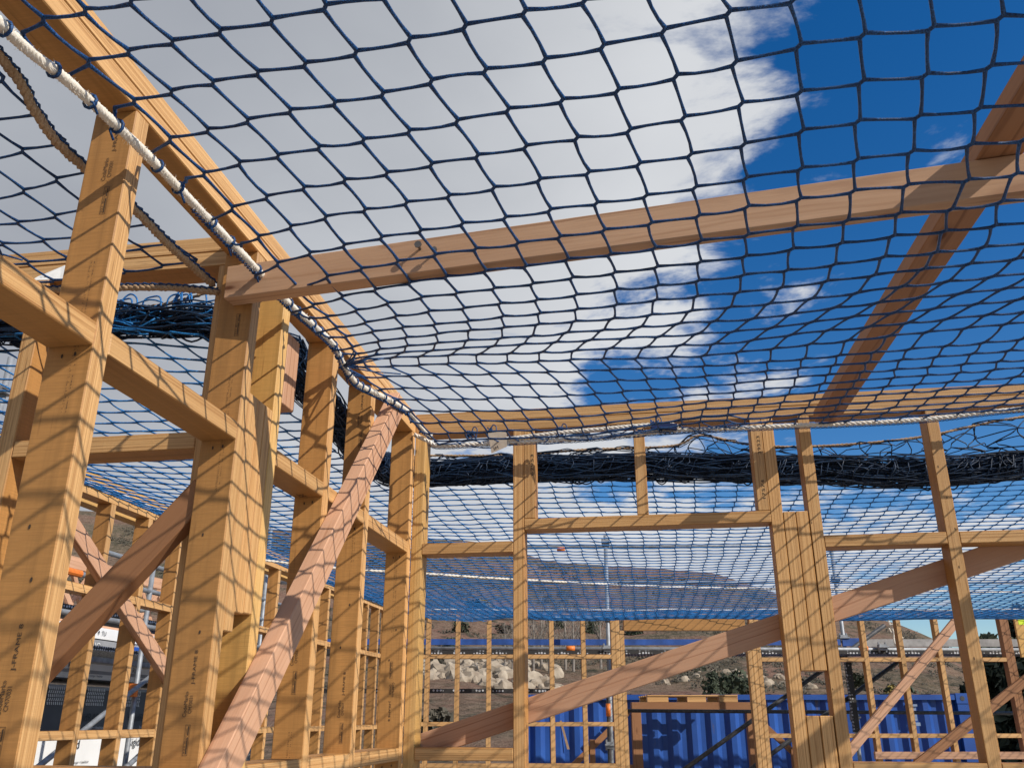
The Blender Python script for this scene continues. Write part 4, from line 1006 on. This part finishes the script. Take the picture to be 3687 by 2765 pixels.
def tree(az, r, h, w, label, leaf=LEAF, count=900, bare=False, group=None, zoff=0):
    r_ = random.Random(int(az * 100 + r)); base = Vector((r * math.sin(R(az)), r * math.cos(R(az)), (hill_z(r, az) if r >= 20 else GZ) - .1))
    root = empty('bare_tree' if bare else 'evergreen_tree', label, 'tree', tuple(base), group)
    m = MB(); m.tube([base, base + Vector((.05, 0, h * .5)), base + Vector((0, .06, h * .96))], [h * .022, h * .015, h * .004], 7)
    tips = []
    for k in range(26 if bare else 14):
        t = r_.uniform(.22, .95); a = r_.uniform(0, 6.28); l = w * (1.05 - t) * r_.uniform(.6, 1.1) + w * .12
        p = base + Vector((0, 0, h * t)); q = p + Vector((math.cos(a) * l, math.sin(a) * l, l * (1.7 if bare else .25))); m.tube([p, p.lerp(q, .5) + Vector((0, 0, -.05 * l)), q], [h * .006, h * .004, h * .0015], 5); tips.append((p, q))
        if bare:
            for _ in range(4):
                u = r_.uniform(.3, 1); s_ = p.lerp(q, u); m.tube([s_, s_ + Vector((r_.uniform(-1, 1), r_.uniform(-1, 1), 1.2)) * l * .5], [h * .003, h * .001], 4)
    m.build('trunk', BARK, root)
    if not bare:
        m = MB()
        for k in range(30):
            t = (k + .5) / 30; rad = w * (1 - t) ** .8 * r_.uniform(.75, 1.1) + .1 * w
            for _ in range(3):
                a = r_.uniform(0, 6.28); c = base + Vector((math.cos(a) * rad * .55, math.sin(a) * rad * .55, h * (.08 + .9 * t)))
                leaf_cloud(m, c, rad * .55, h * .05, count // 60, .028 * h, r_)
        m.build('crown', leaf, root)
    return root
for k, (az, r, h) in enumerate(((-7.6, 92, 6.5), (-7.1, 95, 7.2), (-6.6, 93, 6.8), (-5.6, 96, 7.4), (-5.1, 94, 7.0), (-4.6, 97, 6.4), (-3.4, 99, 7.2), (-9.4, 90, 5.0), (-8.9, 88, 5.6))):
    tree(az, r, h, h * .22, 'slender leafless tree standing among scrub on the lower hillside', bare=True, group='leafless trees on the hillside')
tree(18.6, 19, 3.9, 1.15, 'dark evergreen at the right edge beside the blue container', count=5200)
tree(20.6, 18.4, 4.3, 1.3, 'taller dark evergreen furthest right, past the container end', count=5200)
tree(3.4, 60, 3.6, 1.2, 'small dark conifer on the slope above the container roof', count=1500)

# ------------------------------------------------------------------ sky, sun, camera
SUN = Vector((2.2, -1.0, 1.67)).normalized()
w = bpy.data.worlds.new('World'); scene.world = w; w.use_nodes = True
nt = w.node_tree; nt.nodes.clear()
out = nt.nodes.new('ShaderNodeOutputWorld'); bg = nt.nodes.new('ShaderNodeBackground'); link(nt, bg.outputs[0], out.inputs[0])
sky = nt.nodes.new('ShaderNodeTexSky'); sky.sky_type = 'NISHITA'; sky.sun_disc = False
sky.sun_elevation = math.asin(SUN.z); sky.sun_rotation = math.atan2(SUN.x, SUN.y); sky.altitude = 400; sky.air_density = 1.0; sky.dust_density = .4; sky.ozone_density = 2.0
tc = nt.nodes.new('ShaderNodeTexCoord'); sx = nt.nodes.new('ShaderNodeSeparateXYZ'); link(nt, tc.outputs['Generated'], sx.inputs[0])
dx, dy, dz = sx.outputs
az = math_n(nt, 'MULTIPLY', math_n(nt, 'ARCTAN2', dx, dy), 57.2958)
el = math_n(nt, 'MULTIPLY', math_n(nt, 'ARCSINE', dz), 57.2958)
zz = math_n(nt, 'MAXIMUM', dz, .06)
cp = nt.nodes.new('ShaderNodeCombineXYZ'); link(nt, math_n(nt, 'DIVIDE', dx, zz), cp.inputs[0]); link(nt, math_n(nt, 'DIVIDE', dy, zz), cp.inputs[1])
pv = cp.outputs[0]
n1 = noise_t(nt, pv, 2.1, 9, .60, .35); n2 = noise_t(nt, pv, .75, 4, .5); n3 = noise_t(nt, pv, 5.5, 8, .62, .4)
edge = math_n(nt, 'MULTIPLY_ADD', math_n(nt, 'SUBTRACT', el, 24.0), .46, 4.6)
d0 = math_n(nt, 'SUBTRACT', edge, az)                                  # positive on the cloudy side
d1 = math_n(nt, 'MULTIPLY_ADD', math_n(nt, 'SUBTRACT', n1, .49), 78.0, d0)
d1 = math_n(nt, 'MULTIPLY_ADD', math_n(nt, 'SUBTRACT', n3, .5), 22.0, d1)
# a low bank of cloud over the far ridge
low = nt.nodes.new('ShaderNodeMapRange'); low.interpolation_type = 'SMOOTHSTEP'; link(nt, el, low.inputs[0]); low.inputs[1].default_value = 14.5; low.inputs[2].default_value = 10.0
low2 = nt.nodes.new('ShaderNodeMapRange'); low2.interpolation_type = 'SMOOTHSTEP'; link(nt, el, low2.inputs[0]); low2.inputs[1].default_value = 4.5; low2.inputs[2].default_value = 7.5
d1 = math_n(nt, 'MULTIPLY_ADD', math_n(nt, 'MULTIPLY', low.outputs[0], low2.outputs[0]), 26.0, d1)
cov = nt.nodes.new('ShaderNodeMapRange'); cov.interpolation_type = 'SMOOTHSTEP'; link(nt, d1, cov.inputs[0]); cov.inputs[1].default_value = -4.5; cov.inputs[2].default_value = 8.0
# thickness: bright thin rim to the right, grey belly to the left
th = nt.nodes.new('ShaderNodeMapRange'); link(nt, d0, th.inputs[0]); th.inputs[1].default_value = 8; th.inputs[2].default_value = 46
br = math_n(nt, 'MULTIPLY_ADD', th.outputs[0], -.34, .74)
br = math_n(nt, 'MULTIPLY_ADD', math_n(nt, 'SUBTRACT', n2, .5), .55, br)
br = math_n(nt, 'MULTIPLY_ADD', math_n(nt, 'SUBTRACT', n1, .5), .14, br)
cl = ramp(nt, br, [(.2, (2.9, 3.15, 3.7)), (.5, (4.7, 4.95, 5.4)), (.85, (7.9, 8.1, 8.4))])
hs = nt.nodes.new('ShaderNodeHueSaturation'); hs.inputs['Saturation'].default_value = 1.42; hs.inputs['Value'].default_value = 1.3; hs.inputs['Hue'].default_value = .507; link(nt, sky.outputs[0], hs.inputs['Color'])
colr = mixc(nt, cov.outputs[0], hs.outputs[0], cl)
link(nt, colr, bg.inputs['Color']); bg.inputs['Strength'].default_value = .095

sl = bpy.data.lights.new('sun', 'SUN'); sl.energy = 5.0; sl.angle = R(.45); sl.color = (1.0, .93, .83)
so = bpy.data.objects.new('sun', sl); COL.objects.link(so); so.rotation_euler = SUN.to_track_quat('Z', 'Y').to_euler(); so.location = (20, -9, 15)

cam = bpy.data.cameras.new('camera'); co = bpy.data.objects.new('camera', cam); COL.objects.link(co)
cam.sensor_fit = 'HORIZONTAL'; cam.sensor_width = 36; cam.lens = 36 * 3146.275 / 3687; cam.clip_start = .02; cam.clip_end = 6000
co.location = (0, 0, 0); co.rotation_euler = (R(90 + 20.9595), 0, R(8.9318))
scene.camera = co
vs = scene.view_settings; vs.view_transform = 'Standard'; vs.look = 'None'; vs.exposure = 0; vs.gamma = 1; vs.use_curve_mapping = False
